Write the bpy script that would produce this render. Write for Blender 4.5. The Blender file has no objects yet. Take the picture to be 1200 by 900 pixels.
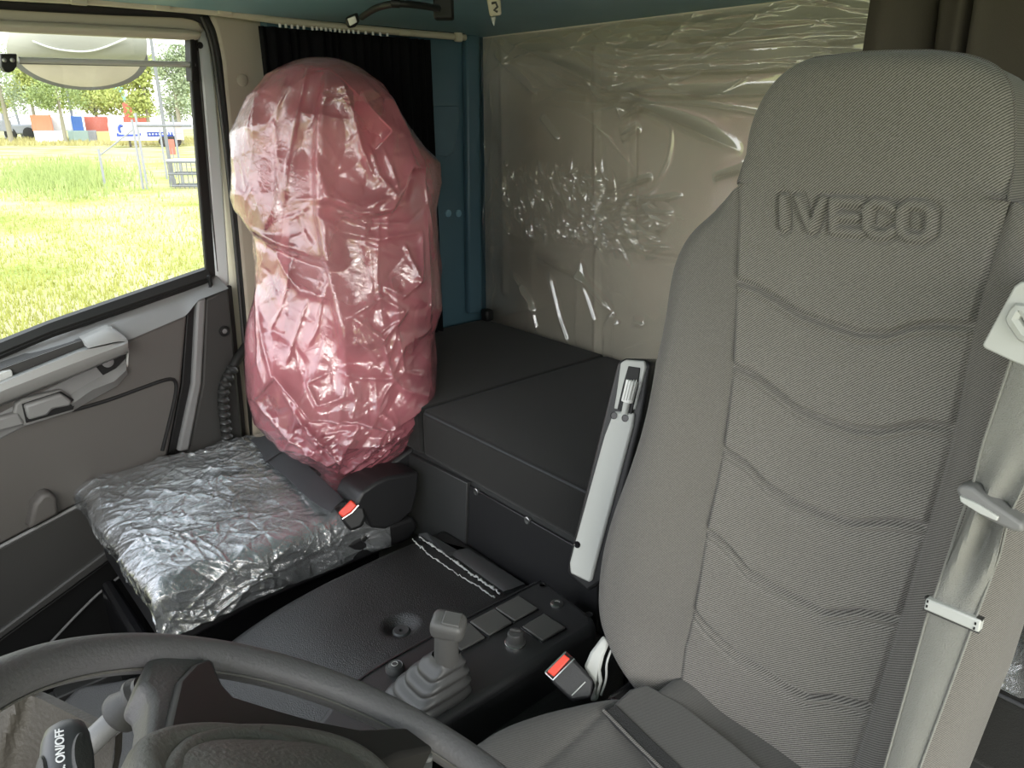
import bpy, math, random
import numpy as np
from mathutils import Vector, Matrix, Quaternion
random.seed(7); RNG = np.random.default_rng(7)
S = bpy.context.scene; COL = S.collection
# ------------------------------------------------------------------ camera (photo frame 1200 x 900)
FPX = 860.0; HOR = 138.0; ZC = 1.28
TH = math.atan((450 - HOR) / FPX); AZ = math.radians(48.5)
HV = np.array([-math.sin(AZ), math.cos(AZ), 0.]); RV = np.array([math.cos(AZ), math.sin(AZ), 0.]); ZV = np.array([0, 0, 1.])
FV = math.cos(TH) * HV - math.sin(TH) * ZV; UV = math.sin(TH) * HV + math.cos(TH) * ZV
C0 = np.array([0, 0, ZC])
cam = bpy.data.cameras.new('camera'); co = bpy.data.objects.new('camera', cam); COL.objects.link(co)
cam.sensor_width = 36; cam.lens = FPX / 1200 * 36; cam.clip_start = .02; cam.clip_end = 400
m = Matrix.Identity(4)
for i in range(3):
    m[i][0], m[i][1], m[i][2], m[i][3] = RV[i], UV[i], -FV[i], C0[i]
co.matrix_world = m; S.camera = co

def ray(p):
    return FV + (p[0] - 600) / FPX * RV - (p[1] - 450) / FPX * UV
def onp(p, P0, n):
    d = ray(p); return C0 + d * (np.dot(np.asarray(P0) - C0, n) / np.dot(d, n))
def onz(p, z): return onp(p, (0, 0, z), ZV)
def ony(p, y): return onp(p, (0, y, 0), np.array([0, 1., 0]))
def onx(p, x): return onp(p, (x, 0, 0), np.array([1., 0, 0]))
def att(p, t): return C0 + ray(p) * t
def proj(P):
    P = np.asarray(P, float) - C0; d = P @ FV
    return np.stack([600 + FPX * (P @ RV) / d, 450 - FPX * (P @ UV) / d], -1)

class Plane:
    """a plane in the cab: P0, normal n toward the viewer's side; off moves along the normal"""
    def __init__(s, P0, n, up=(0, 0, 1)):
        s.P0 = np.asarray(P0, float); s.n = np.asarray(n, float) / np.linalg.norm(n)
        e = np.cross(up, s.n); s.a = e / np.linalg.norm(e); s.b = np.cross(s.n, s.a)
    def hit(s, p, off=0.): return onp(p, s.P0 + s.n * off, s.n)
    def loc(s, P):
        d = np.asarray(P) - s.P0; return np.array([d @ s.a, d @ s.b])
    def pt(s, a, b, off=0.): return s.P0 + s.a * a + s.b * b + s.n * off

# ------------------------------------------------------------------ geometry helpers: each returns (verts, faces)
def J(*gs):
    V = []; Fc = []
    for v, f in gs:
        o = len(V); V += [tuple(map(float, x)) for x in v]; Fc += [tuple(int(i) + o for i in q) for q in f]
    return V, Fc
def box(c, s, ax=None):
    ax = np.eye(3) if ax is None else np.asarray(ax, float)
    V = [np.asarray(c) + ax[0] * s[0] / 2 * i + ax[1] * s[1] / 2 * j + ax[2] * s[2] / 2 * k for i in (-1, 1) for j in (-1, 1) for k in (-1, 1)]
    return V, [(0, 1, 3, 2), (4, 6, 7, 5), (0, 4, 5, 1), (2, 3, 7, 6), (0, 2, 6, 4), (1, 5, 7, 3)]
def bb(x0, x1, y0, y1, z0, z1): return box(((x0 + x1) / 2, (y0 + y1) / 2, (z0 + z1) / 2), (x1 - x0, y1 - y0, z1 - z0))
def prism(front, vec):
    """polygon of 3D points extruded by vec"""
    f = [np.asarray(p, float) for p in front]; n = len(f); vec = np.asarray(vec, float)
    V = f + [p + vec for p in f]
    return V, [tuple(range(n)), tuple(range(2 * n - 1, n - 1, -1))] + [(i, i + n, (i + 1) % n + n, (i + 1) % n) for i in range(n)]
def slab(px, pl, d0, d1):
    """outline read off the photo, laid on a real plane at height d1 and given depth down to d0"""
    return prism([pl.hit(p, d1) for p in px], pl.n * (d0 - d1))
def frame_of(t):
    t = t / np.linalg.norm(t); a = np.array([0, 0, 1.]) if abs(t[2]) < .9 else np.array([1., 0, 0])
    u = np.cross(t, a); u /= np.linalg.norm(u); return u, np.cross(t, u)
def tube(pts, r, seg=10, closed=False):
    P = np.asarray(pts, float); n = len(P); r = np.broadcast_to(np.asarray(r, float), (n,))
    V = []; u = None
    for i in range(n):
        t = (P[(i + 1) % n] - P[i - 1]) if closed else (P[min(i + 1, n - 1)] - P[max(i - 1, 0)])
        t = t / (np.linalg.norm(t) + 1e-12)
        if u is None: u, w = frame_of(t)
        else:
            u = u - t * (u @ t); u /= np.linalg.norm(u); w = np.cross(t, u)
        for k in range(seg):
            a = 2 * math.pi * k / seg; V.append(P[i] + r[i] * (math.cos(a) * u + math.sin(a) * w))
    Fc = []
    for i in range(n if closed else n - 1):
        j = (i + 1) % n
        for k in range(seg):
            l = (k + 1) % seg; Fc.append((i * seg + k, i * seg + l, j * seg + l, j * seg + k))
    if not closed: Fc += [tuple(range(seg))[::-1], tuple((n - 1) * seg + k for k in range(seg))]
    return V, Fc
def lathe(P0, ax, prof, seg=32, e1=None, sx=1., sy=1.):
    """prof: (radius, height) along axis"""
    ax = np.asarray(ax, float) / np.linalg.norm(ax); u, w = frame_of(ax)
    if e1 is not None: u = np.asarray(e1, float); u = u - ax * (u @ ax); u /= np.linalg.norm(u); w = np.cross(ax, u)
    V = []; Fc = []
    for r, hh in prof:
        for k in range(seg):
            a = 2 * math.pi * k / seg; V.append(np.asarray(P0) + ax * hh + r * (sx * math.cos(a) * u + sy * math.sin(a) * w))
    for i in range(len(prof) - 1):
        for k in range(seg):
            l = (k + 1) % seg; Fc.append((i * seg + k, i * seg + l, (i + 1) * seg + l, (i + 1) * seg + k))
    Fc += [tuple(range(seg))[::-1], tuple((len(prof) - 1) * seg + k for k in range(seg))]
    return V, Fc
def grid(P, wrap=False):
    n, mm = P.shape[:2]; V = P.reshape(-1, 3); Fc = []
    I = np.arange(n * mm).reshape(n, mm)
    A = I[:-1, :-1] if not wrap else I[:-1]; B = I[:-1, 1:] if not wrap else np.roll(I, -1, 1)[:-1]
    Cc = I[1:, 1:] if not wrap else np.roll(I, -1, 1)[1:]; D = I[1:, :-1] if not wrap else I[1:]
    Fc = np.stack([A, B, Cc, D], -1).reshape(-1, 4)
    return V.tolist(), Fc.tolist()
def resample(pts, n, smooth=False):
    P = np.asarray(pts, float)
    d = np.r_[0, np.cumsum(np.linalg.norm(np.diff(P, axis=0), axis=1))]
    t = np.linspace(0, d[-1], n)
    if smooth and len(P) > 2:
        for _ in range(3):                          # corner cutting
            Q = [P[0]]
            for i in range(len(P) - 1): Q += [P[i] * .75 + P[i + 1] * .25, P[i] * .25 + P[i + 1] * .75]
            P = np.array(Q + [P[-1]])
        d = np.r_[0, np.cumsum(np.linalg.norm(np.diff(P, axis=0), axis=1))]; t = np.linspace(0, d[-1], n)
    return np.stack([np.interp(t, d, P[:, k]) for k in range(P.shape[1])], -1)
def loft(rows, n=24, back=None, smooth=False):
    """rows of 3D polylines bridged; back = vector that gives it thickness"""
    P = np.stack([resample(r, n, smooth) for r in rows])
    if back is None: return grid(P)
    back = np.asarray(back, float)
    Q = np.concatenate([P, (P + back)[::-1], P[:1]], 0)
    g = grid(Q); k, nn = Q.shape[:2]
    capL = [i * nn for i in range(k - 1)]; capR = [i * nn + nn - 1 for i in range(k - 1)][::-1]
    g[1].append(capL); g[1].append(capR)
    return g
def seg_dist(X, Y, pts):
    """distance from arrays to a polyline, and the signed side (y above the line +)"""
    D = np.full(X.shape, 1e9); T = np.zeros(X.shape); L = 0.
    for (x0, y0), (x1, y1) in zip(pts[:-1], pts[1:]):
        dx, dy = x1 - x0, y1 - y0; l2 = dx * dx + dy * dy + 1e-15
        t = np.clip(((X - x0) * dx + (Y - y0) * dy) / l2, 0, 1)
        d = np.hypot(X - x0 - t * dx, Y - y0 - t * dy); k = d < D
        D = np.where(k, d, D); T = np.where(k, L + t * math.sqrt(l2), T); L += math.sqrt(l2)
    return D, T / max(L, 1e-9)
def vnoise(P, seed=0):
    """value noise, vectorised, -1..1"""
    P = np.asarray(P, float); I = np.floor(P).astype(np.int64); f = P - I; f = f * f * (3 - 2 * f); out = 0
    def hsh(i, j, k):
        h = (i * 374761393 + j * 668265263 + k * 2147483647 + seed * 974711) & 0xffffffff
        h = ((h ^ (h >> 13)) * 1274126177) & 0xffffffff
        return ((h ^ (h >> 16)) & 0xffff) / 32767.5 - 1
    for a in (0, 1):
        for b in (0, 1):
            for c in (0, 1):
                w = (f[..., 0] if a else 1 - f[..., 0]) * (f[..., 1] if b else 1 - f[..., 1]) * (f[..., 2] if c else 1 - f[..., 2])
                out = out + w * hsh(I[..., 0] + a, I[..., 1] + b, I[..., 2] + c)
    return out
def creases(U, V, n, rng, A, L, w, u0, u1, v0, v1, ang=None, spread=math.pi, warp=.0):
    """random short folds of stiff film: sharp crests that die out at both ends"""
    out = np.zeros(U.shape)
    for k in range(n):
        cu, cv = rng.uniform(u0, u1), rng.uniform(v0, v1)
        a = rng.uniform(0, math.pi) if ang is None else ang + rng.normal() * spread
        l = L * rng.uniform(.5, 1.5); ww = w * rng.uniform(.6, 1.6); amp = A * rng.uniform(.3, 1) * (1 if rng.random() < .6 else -.7)
        p = (U - cu) * math.cos(a) + (V - cv) * math.sin(a); q = -(U - cu) * math.sin(a) + (V - cv) * math.cos(a)
        q = q + rng.normal() * .25 * p * p / l
        win = np.exp(-(p / l) ** 4 * 2); s = np.abs(q) / ww
        out += amp * win * np.exp(-s * 1.3) * (1 if rng.random() < .7 else 1) 
    return out

# ------------------------------------------------------------------ objects
WT = {}
def wt(o): return WT.get(o.name, np.zeros(3)) if o else np.zeros(3)
def tag(o, label=None, cat=None, group=None, kind=None):
    if label: o['label'] = label
    if cat: o['category'] = cat
    if group: o['group'] = group
    if kind: o['kind'] = kind
    return o
def E(name, loc, label, cat, group=None, kind=None):
    o = bpy.data.objects.new(name, None); COL.objects.link(o); o.location = loc; o.empty_display_size = .05
    WT[o.name] = np.asarray(loc, float); return tag(o, label, cat, group, kind)
def M(name, g, mat, par=None, label=None, cat=None, group=None, kind=None, smooth=True, bev=0, seg=2, ang=35, sub=0, org=None, solid=0):
    v, f = g; V = np.asarray(v, float); lo, hi = V.min(0), V.max(0)
    if org is None: org = (lo + hi) / 2 if par else np.array([(lo[0] + hi[0]) / 2, (lo[1] + hi[1]) / 2, lo[2]])
    me = bpy.data.meshes.new(name); me.from_pydata((V - org).tolist(), [], f)
    import bmesh
    if len(f) < 30000:
        bm = bmesh.new(); bm.from_mesh(me); bmesh.ops.recalc_face_normals(bm, faces=bm.faces[:]); bm.to_mesh(me); bm.free()
    me.validate(); me.materials.append(mat)
    o = bpy.data.objects.new(name, me); COL.objects.link(o)
    o.location = org - wt(par)
    if par: o.parent = par
    WT[o.name] = np.asarray(org, float)
    if smooth:
        for p in me.polygons: p.use_smooth = True
    if solid:
        md = o.modifiers.new('solid', 'SOLIDIFY'); md.thickness = solid; md.offset = 0
    if bev:
        md = o.modifiers.new('bevel', 'BEVEL'); md.width = bev; md.segments = seg; md.limit_method = 'ANGLE'; md.angle_limit = math.radians(ang); md.harden_normals = False
    if sub:
        md = o.modifiers.new('sub', 'SUBSURF'); md.levels = sub; md.render_levels = sub
    if smooth and not sub and len(f) < 20000:
        try: me.set_sharp_from_angle(angle=math.radians(40))
        except Exception: pass
    return tag(o, label, cat, group, kind)
def dup(o, par=None, dloc=(0, 0, 0)):
    c = o.copy(); COL.objects.link(c); c.location = Vector(o.location) + Vector(dloc)
    if par is not None: c.parent = par
    WT[c.name] = wt(o) + np.asarray(dloc)
    for ch in [x for x in o.children]:
        d = ch.copy(); COL.objects.link(d); d.parent = c
        for g2 in [x for x in ch.children]:
            e = g2.copy(); COL.objects.link(e); e.parent = d
    return c

# ------------------------------------------------------------------ materials
def srgb(r, g, b):
    f = lambda c: (c / 255 / 12.92) if c / 255 <= .04045 else ((c / 255 + .055) / 1.055) ** 2.4
    return (f(r), f(g), f(b), 1)
def mat(name, col, rough=.5, metal=0, spec=.5, bump=0, bscale=200, var=0, vscale=20, sheen=0, coat=0, detail=3):
    m = bpy.data.materials.new(name); m.use_nodes = True; nt = m.node_tree; N = nt.nodes; L = nt.links
    b = N['Principled BSDF']; b.inputs['Base Color'].default_value = (*col[:3], 1); b.inputs['Roughness'].default_value = rough
    b.inputs['Metallic'].default_value = metal; b.inputs['Specular IOR Level'].default_value = spec
    if sheen: b.inputs['Sheen Weight'].default_value = sheen
    if coat: b.inputs['Coat Weight'].default_value = coat; b.inputs['Coat Roughness'].default_value = .1
    tc = N.new('ShaderNodeTexCoord')
    if bump:
        n = N.new('ShaderNodeTexNoise'); n.inputs['Scale'].default_value = bscale; n.inputs['Detail'].default_value = detail
        L.new(tc.outputs['Object'], n.inputs['Vector'])
        bp = N.new('ShaderNodeBump'); bp.inputs['Strength'].default_value = bump; bp.inputs['Distance'].default_value = .002
        L.new(n.outputs['Fac'], bp.inputs['Height']); L.new(bp.outputs['Normal'], b.inputs['Normal'])
    if var:
        n2 = N.new('ShaderNodeTexNoise'); n2.inputs['Scale'].default_value = vscale; n2.inputs['Detail'].default_value = 4
        L.new(tc.outputs['Object'], n2.inputs['Vector'])
        mx = N.new('ShaderNodeMix'); mx.data_type = 'RGBA'
        L.new(n2.outputs['Fac'], mx.inputs['Factor'])
        mx.inputs[6].default_value = tuple(c * (1 - var) for c in col[:3]) + (1,); mx.inputs[7].default_value = tuple(min(1, c * (1 + var)) for c in col[:3]) + (1,)
        L.new(mx.outputs[2], b.inputs['Base Color'])
    return m
def twill(name, c1, c2, period=.0032, ang=35, bump=.5, rough=.9, tilt=0):
    """diagonal ribbed upholstery cloth"""
    m = bpy.data.materials.new(name); m.use_nodes = True; nt = m.node_tree; N = nt.nodes; L = nt.links
    b = N['Principled BSDF']; b.inputs['Roughness'].default_value = rough; b.inputs['Specular IOR Level'].default_value = .15; b.inputs['Sheen Weight'].default_value = .15
    tc = N.new('ShaderNodeTexCoord'); mp = N.new('ShaderNodeMapping'); L.new(tc.outputs['Object'], mp.inputs['Vector'])
    mp.inputs['Rotation'].default_value = (math.radians(tilt), math.radians(ang), 0)
    w = N.new('ShaderNodeTexWave'); w.wave_type = 'BANDS'; w.bands_direction = 'Z'; w.inputs['Scale'].default_value = .314 / period * 1.0
    w.inputs['Distortion'].default_value = .6; w.inputs['Detail'].default_value = 2; w.inputs['Detail Scale'].default_value = 3
    L.new(mp.outputs['Vector'], w.inputs['Vector'])
    n = N.new('ShaderNodeTexNoise'); n.inputs['Scale'].default_value = 500; L.new(tc.outputs['Object'], n.inputs['Vector'])
    ad = N.new('ShaderNodeMath'); ad.operation = 'MULTIPLY_ADD'; L.new(n.outputs['Fac'], ad.inputs[0]); ad.inputs[1].default_value = .5; L.new(w.outputs['Fac'], ad.inputs[2])
    sb = N.new('ShaderNodeMath'); sb.operation = 'SUBTRACT'; L.new(ad.outputs[0], sb.inputs[0]); sb.inputs[1].default_value = .25; sb.use_clamp = True
    mx = N.new('ShaderNodeMix'); mx.data_type = 'RGBA'; mx.inputs[6].default_value = c1; mx.inputs[7].default_value = c2
    L.new(sb.outputs[0], mx.inputs['Factor']); L.new(mx.outputs[2], b.inputs['Base Color'])
    bp = N.new('ShaderNodeBump'); bp.inputs['Strength'].default_value = bump; bp.inputs['Distance'].default_value = .0008
    L.new(ad.outputs[0], bp.inputs['Height']); L.new(bp.outputs['Normal'], b.inputs['Normal'])
    return m
def film(name, tint, body, clear, rough=.12, gloss=.5, trans=.5, bump=.3, bscale=60, clearvar=.15, crk=22, crease=.25):
    """thin polythene: part see-through, part milky (lit from both sides), glossy on top"""
    m = bpy.data.materials.new(name); m.use_nodes = True; nt = m.node_tree; N = nt.nodes; L = nt.links
    N.remove(N['Principled BSDF']); out = N['Material Output']
    tp = N.new('ShaderNodeBsdfTransparent'); tp.inputs['Color'].default_value = tint
    df = N.new('ShaderNodeBsdfDiffuse'); df.inputs['Color'].default_value = body
    tl = N.new('ShaderNodeBsdfTranslucent'); tl.inputs['Color'].default_value = body
    gl = N.new('ShaderNodeBsdfAnisotropic') if False else N.new('ShaderNodeBsdfGlossy'); gl.inputs['Roughness'].default_value = rough; gl.inputs['Color'].default_value = (1, 1, 1, 1)
    tc = N.new('ShaderNodeTexCoord'); nz = N.new('ShaderNodeTexNoise'); nz.inputs['Scale'].default_value = bscale; nz.inputs['Detail'].default_value = 5; nz.inputs['Distortion'].default_value = 1.2
    L.new(tc.outputs['Object'], nz.inputs['Vector'])
    ds_ = N.new('ShaderNodeMix'); ds_.data_type = 'VECTOR'; ds_.inputs['Factor'].default_value = .03; L.new(tc.outputs['Object'], ds_.inputs[4]); L.new(nz.outputs['Color'], ds_.inputs[5])
    hgt = nz.outputs['Fac']
    for vs_, amp in ((crk, 1.0), (crk * 2.3, .5)):
        vr = N.new('ShaderNodeTexVoronoi'); vr.feature = 'DISTANCE_TO_EDGE'; vr.inputs['Scale'].default_value = vs_; L.new(ds_.outputs[1], vr.inputs['Vector'])
        mr = N.new('ShaderNodeMapRange'); L.new(vr.outputs['Distance'], mr.inputs[0]); mr.inputs[1].default_value = 0; mr.inputs[2].default_value = .07; mr.inputs[3].default_value = amp * crease; mr.inputs[4].default_value = 0; mr.interpolation_type = 'SMOOTHSTEP'
        ad = N.new('ShaderNodeMath'); L.new(hgt, ad.inputs[0]); L.new(mr.outputs[0], ad.inputs[1]); hgt = ad.outputs[0]
    bp = N.new('ShaderNodeBump'); bp.inputs['Strength'].default_value = bump; bp.inputs['Distance'].default_value = .004
    L.new(hgt, bp.inputs['Height'])
    for x in (df, gl): L.new(bp.outputs['Normal'], x.inputs['Normal'])
    m1 = N.new('ShaderNodeMixShader'); m1.inputs[0].default_value = trans; L.new(df.outputs[0], m1.inputs[1]); L.new(tl.outputs[0], m1.inputs[2])
    m2 = N.new('ShaderNodeMixShader'); L.new(m1.outputs[0], m2.inputs[1]); L.new(tp.outputs[0], m2.inputs[2])
    nv = N.new('ShaderNodeTexNoise'); nv.inputs['Scale'].default_value = 6; L.new(tc.outputs['Object'], nv.inputs['Vector'])
    ma = N.new('ShaderNodeMapRange'); L.new(nv.outputs['Fac'], ma.inputs[0]); ma.inputs[1].default_value = .3; ma.inputs[2].default_value = .7
    ma.inputs[3].default_value = clear - clearvar; ma.inputs[4].default_value = clear + clearvar; L.new(ma.outputs[0], m2.inputs[0])
    fr = N.new('ShaderNodeFresnel'); fr.inputs['IOR'].default_value = 1.5; L.new(bp.outputs['Normal'], fr.inputs['Normal'])
    mu = N.new('ShaderNodeMath'); mu.operation = 'MULTIPLY_ADD'; mu.use_clamp = True; L.new(fr.outputs[0], mu.inputs[0]); mu.inputs[1].default_value = gloss * 2; mu.inputs[2].default_value = gloss * .12
    m3 = N.new('ShaderNodeMixShader'); L.new(mu.outputs[0], m3.inputs[0]); L.new(m2.outputs[0], m3.inputs[1]); L.new(gl.outputs[0], m3.inputs[2])
    L.new(m3.outputs[0], out.inputs['Surface']); return m

K = dict(
 beige=mat('beige_trim', srgb(172, 163, 146), .6, bump=.08, bscale=400),
 beige2=mat('beige_plastic', srgb(185, 178, 160), .5),
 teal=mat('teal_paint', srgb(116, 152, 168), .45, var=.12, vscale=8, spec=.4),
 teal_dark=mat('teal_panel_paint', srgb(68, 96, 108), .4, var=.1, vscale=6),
 wallgrey=mat('grey_wall_panel', srgb(222, 217, 202), .6, var=.05, vscale=10),
 black=mat('black_plastic', (.010, .010, .010), .5, spec=.3),
 gloss_black=mat('gloss_black_paint', (.008, .008, .009), .18),
 satin=mat('satin_black_plastic', (.014, .014, .015), .45, bump=.15, bscale=600),
 rubber=mat('black_rubber', (.013, .013, .012), .55, spec=.35),
 dark=mat('charcoal_plastic', (.045, .044, .042), .55, bump=.2, bscale=700),
 door=mat('door_grey_plastic', (.082, .076, .070), .55, bump=.15, bscale=600),
 doorlow=mat('door_dark_plastic', (.035, .034, .032), .6, bump=.15, bscale=600),
 ledge=mat('door_ledge_grey_plastic', (.175, .175, .17), .5, bump=.12, bscale=600),
 grey=mat('mid_grey_plastic', (.17, .17, .168), .5, bump=.1, bscale=500),
 light=mat('light_grey_plastic', (.44, .45, .43), .45, bump=.05, bscale=400),
 paint=mat('white_door_paint', (.62, .65, .65), .3),
 wheel=mat('steering_wheel_grey', (.105, .102, .105), .5, bump=.35, bscale=350, detail=4),
 hub=mat('hub_grey_grained_plastic', (.11, .105, .095), .5, bump=.5, bscale=260, detail=4),
 insert=mat('wheel_black_trim', (.022, .021, .02), .5, spec=.2),
 mat=mat('tunnel_mat_rubber', (.010, .0095, .009), .40, bump=1.0, bscale=520, spec=.9, detail=4),
 floor=mat('floor_covering', (.05, .05, .05), .7, bump=.5, bscale=300),
 console=mat('console_black_plastic', (.026, .026, .027), .42, bump=.25, bscale=800, spec=.6),
 blank=mat('blank_switch_plastic', (.07, .07, .066), .4),
 rubgrey=mat('lever_boot_rubber', (.055, .055, .054), .45),
 lever=mat('lever_grey_plastic', (.085, .084, .08), .5),
 bunk=mat('bunk_fabric', (.021, .021, .02), .95, bump=.5, bscale=900, spec=.1, sheen=.1),
 bunkbase=mat('bunk_base_paint', (.035, .036, .036), .45, var=.15, vscale=8),
 cush=mat('passenger_seat_fabric', (.045, .047, .052), .9, bump=.3, bscale=600),
 pback=mat('passenger_backrest_fabric', (.40, .37, .33), .8, bump=.3, bscale=500),
 curtain=mat('curtain_cloth', (.006, .006, .007), .95, bump=.2, bscale=500, spec=.1),
 taupe=mat('taupe_curtain_cloth', (.085, .075, .062), .95, bump=.3, bscale=700, spec=.1),
 red=mat('red_button', (.75, .05, .025), .35),
 chrome=mat('bright_metal', (.6, .6, .58), .25, metal=1),
 screw=mat('screw_metal', (.35, .35, .34), .35, metal=1),
 belt=mat('seat_belt_webbing', (.22, .22, .20), .7, bump=.8, bscale=900, spec=.3),
 beltdark=mat('dark_belt_webbing', (.055, .057, .062), .65, bump=.4, bscale=900),
 lens=mat('lamp_lens', (.6, .6, .58), .3),
 handle=mat('door_handle_plastic', (.25, .25, .238), .45),
 grip=mat('grip_rubber', (.03, .03, .029), .3, spec=.6),
 white=mat('white_plastic', (.8, .8, .78), .4),
 paper=mat('paper_label', (.75, .77, .75), .8),
 velcro=mat('hook_and_loop_strip', (.03, .03, .03), 1, bump=1, bscale=500),
 text=mat('white_print', (.85, .85, .85), .6),
 twill=twill('twill_upholstery', (.05, .047, .043, 1), (.27, .257, .235, 1), period=.0022, ang=42, bump=.3),
 twillfine=twill('fine_bolster_upholstery', (.065, .061, .057, 1), (.205, .195, .18, 1), period=.0018, ang=48, bump=.25),
 cushtw=twill('seat_cushion_upholstery', (.05, .049, .047, 1), (.125, .121, .114, 1), period=.0017, ang=35, bump=.25, tilt=60),
 pink=film('pink_polythene', (1, .80, .82, 1), srgb(252, 156, 170), .52, rough=.09, gloss=.6, trans=.45, bump=.22, bscale=70, clearvar=.20, crease=.3),
 clear=film('clear_polythene', (.96, .97, .98, 1), (.82, .86, .88, 1), .74, rough=.09, gloss=1.3, trans=.4, bump=.35, bscale=90, clearvar=.10, crease=.3),
 wrap=film('wall_protection_film', (.97, .965, .94, 1), (.75, .74, .68, 1), .86, rough=.07, gloss=.75, trans=.3, bump=.07, bscale=25, clearvar=.05, crk=9, crease=.15),
)
CEIL = ZC + .205; BACK = 1.39; LEFT = -1.69; BUNK = ZC - .567
V3 = lambda *a: np.array(a, float)
# ================================================================== shell
M('floor', bb(-1.95, .55, -.8, 1.45, -.06, 0), K['floor'], kind='structure', smooth=False)
M('ceiling', bb(-1.80, .75, -.35, 1.45, CEIL, CEIL + .05), K['teal'], kind='structure', smooth=False)
# rear wall: pressed panel with vertical beads and a rounded recess
nx, nz = 640, 380
X, Z = np.meshgrid(np.linspace(LEFT - .02, .7, nx), np.linspace(0, CEIL + .02, nz))
D = np.zeros(X.shape)
def wl(*px): return [tuple(ony(p, BACK)[[0, 2]]) for p in px]
for pts, a, w in [(wl((699, 60), (700, 300), (699, 430)), .010, .010), (wl((742, 110), (742, 280), (750, 298), (775, 302), (860, 306)), -.013, .008),
                  (wl((590, 50), (592, 340)), .010, .014), (wl((575, 290), (640, 285), (760, 300)), -.004, .012), (wl((690, 120), (860, 100), (1100, 92)), -.010, .012), (wl((625, 290), (622, 400)), .004, .012)]:
    d, _ = seg_dist(X, Z, pts); D += a * np.exp(-(d / w) ** 2)
M('wall_back', grid(np.stack([X, BACK - D, Z], -1)), K['wallgrey'], kind='structure')
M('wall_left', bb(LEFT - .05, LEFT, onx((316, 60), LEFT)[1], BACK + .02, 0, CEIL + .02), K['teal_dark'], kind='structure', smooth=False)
lwx = LEFT
PL = Plane((LEFT, 0, 0), (1, 0, 0))
wl_ = bpy.data.objects['wall_left']
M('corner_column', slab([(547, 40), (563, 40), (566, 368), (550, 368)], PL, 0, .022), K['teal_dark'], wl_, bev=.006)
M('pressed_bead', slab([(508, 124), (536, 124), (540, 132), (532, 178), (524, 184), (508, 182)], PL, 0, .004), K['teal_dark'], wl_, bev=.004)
for p in ((525, 250), (537, 250)):
    M('rivet', lathe(PL.hit(p, 0), (1, 0, 0), [(.010, 0), (.010, .003), (.006, .005)], 14), K['teal'], wl_)
M('wall_right', bb(.6, .65, .75, 1.45, 0, CEIL), K['wallgrey'], kind='structure', smooth=False)
M('wall_front_blocker', bb(-1.9, .55, -.85, -.8, 0, .8), K['dark'], kind='structure', smooth=False)  # out-of-view firewall put in to shape the light entering at the front
M('dashboard', J(bb(-1.72, -.65, -.79, -.42, .55, .84), bb(-.65, .40, -.79, -.34, .5, .86)), K['doorlow'], bev=.04, seg=3, label='dark dashboard added unseen under the windscreen to block light', cat='dashboard')  # unseen dash added to occlude light below the windscreen

# ================================================================== passenger door (plane leans in slightly, toes in to the front)
t4 = math.radians(4)
DP = Plane((-1.80, .7, ZC - .4), (math.cos(t4), math.sin(t4), -math.sin(math.radians(3.5))))
H = DP.hit
door = E('door_1', DP.hit((150, 560)) * [1, 1, 0], 'grey truck door with a side window beside the passenger seat', 'door', kind='structure')
def dslab(name, px, d0, d1, m, par=door, bev=.003, **k): return M(name, slab(px, DP, d0, d1), m, par, bev=bev, **k)
# window
gl = bpy.data.materials.new('window_glass'); gl.use_nodes = True; nt = gl.node_tree
nt.nodes.remove(nt.nodes['Principled BSDF'])
tp = nt.nodes.new('ShaderNodeBsdfTransparent'); tp.inputs[0].default_value = (.97, .98, .97, 1)
gg = nt.nodes.new('ShaderNodeBsdfGlossy'); gg.inputs['Roughness'].default_value = .02
mxs = nt.nodes.new('ShaderNodeMixShader'); mxs.inputs[0].default_value = .05
nt.links.new(tp.outputs[0], mxs.inputs[1]); nt.links.new(gg.outputs[0], mxs.inputs[2]); nt.links.new(mxs.outputs[0], nt.nodes['Material Output'].inputs[0])
dslab('window_glass', [(-160, 20), (226, 36), (248, 332), (-160, 480)], -.035, -.03, gl, bev=0, smooth=False)
dslab('window_channel', [(220, 36), (232, 36), (245, 190), (256, 322), (243, 328), (233, 210)], -.014, .0, K['rubber'])
M('channel_lip', tube([H(p, .002) for p in [(232, 60), (240, 150), (247, 235), (255, 318)]], .0022, 8), K['dark'], door)
dslab('window_upright', [(231, 24), (243, 26), (252, 90), (262, 210), (270, 335), (254, 338), (246, 225), (236, 90)], -.014, .004, K['paint'], bev=.006)
dslab('upper_trim', [(-160, -2), (0, 6), (160, 11), (213, 15), (234, 24), (241, 38), (-160, 17)], -.05, .012, K['beige2'], bev=.006)
cas = dslab('blind_cassette', [(-160, 17), (0, 23), (215, 34), (239, 37), (236, 47), (222, 47), (0, 37), (-160, 30)], -.02, .035, K['beige2'], bev=.008)
M('sill_rubber', loft([[H(p, .0) for p in [(-160, 466), (0, 402), (60, 378), (150, 347), (243, 315)]], [H(p, .012) for p in [(-160, 478), (0, 413), (60, 388), (150, 357), (247, 324)]],
      [H(p, .006) for p in [(-160, 486), (0, 421), (60, 396), (150, 365), (250, 330)]]], 30, DP.n * -.02), K['rubber'], door)
M('sill_wiper', tube([H(p, .010) for p in [(-160, 482), (0, 417), (60, 392), (150, 361), (246, 328)]], .002, 6), K['black'], door)
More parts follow.
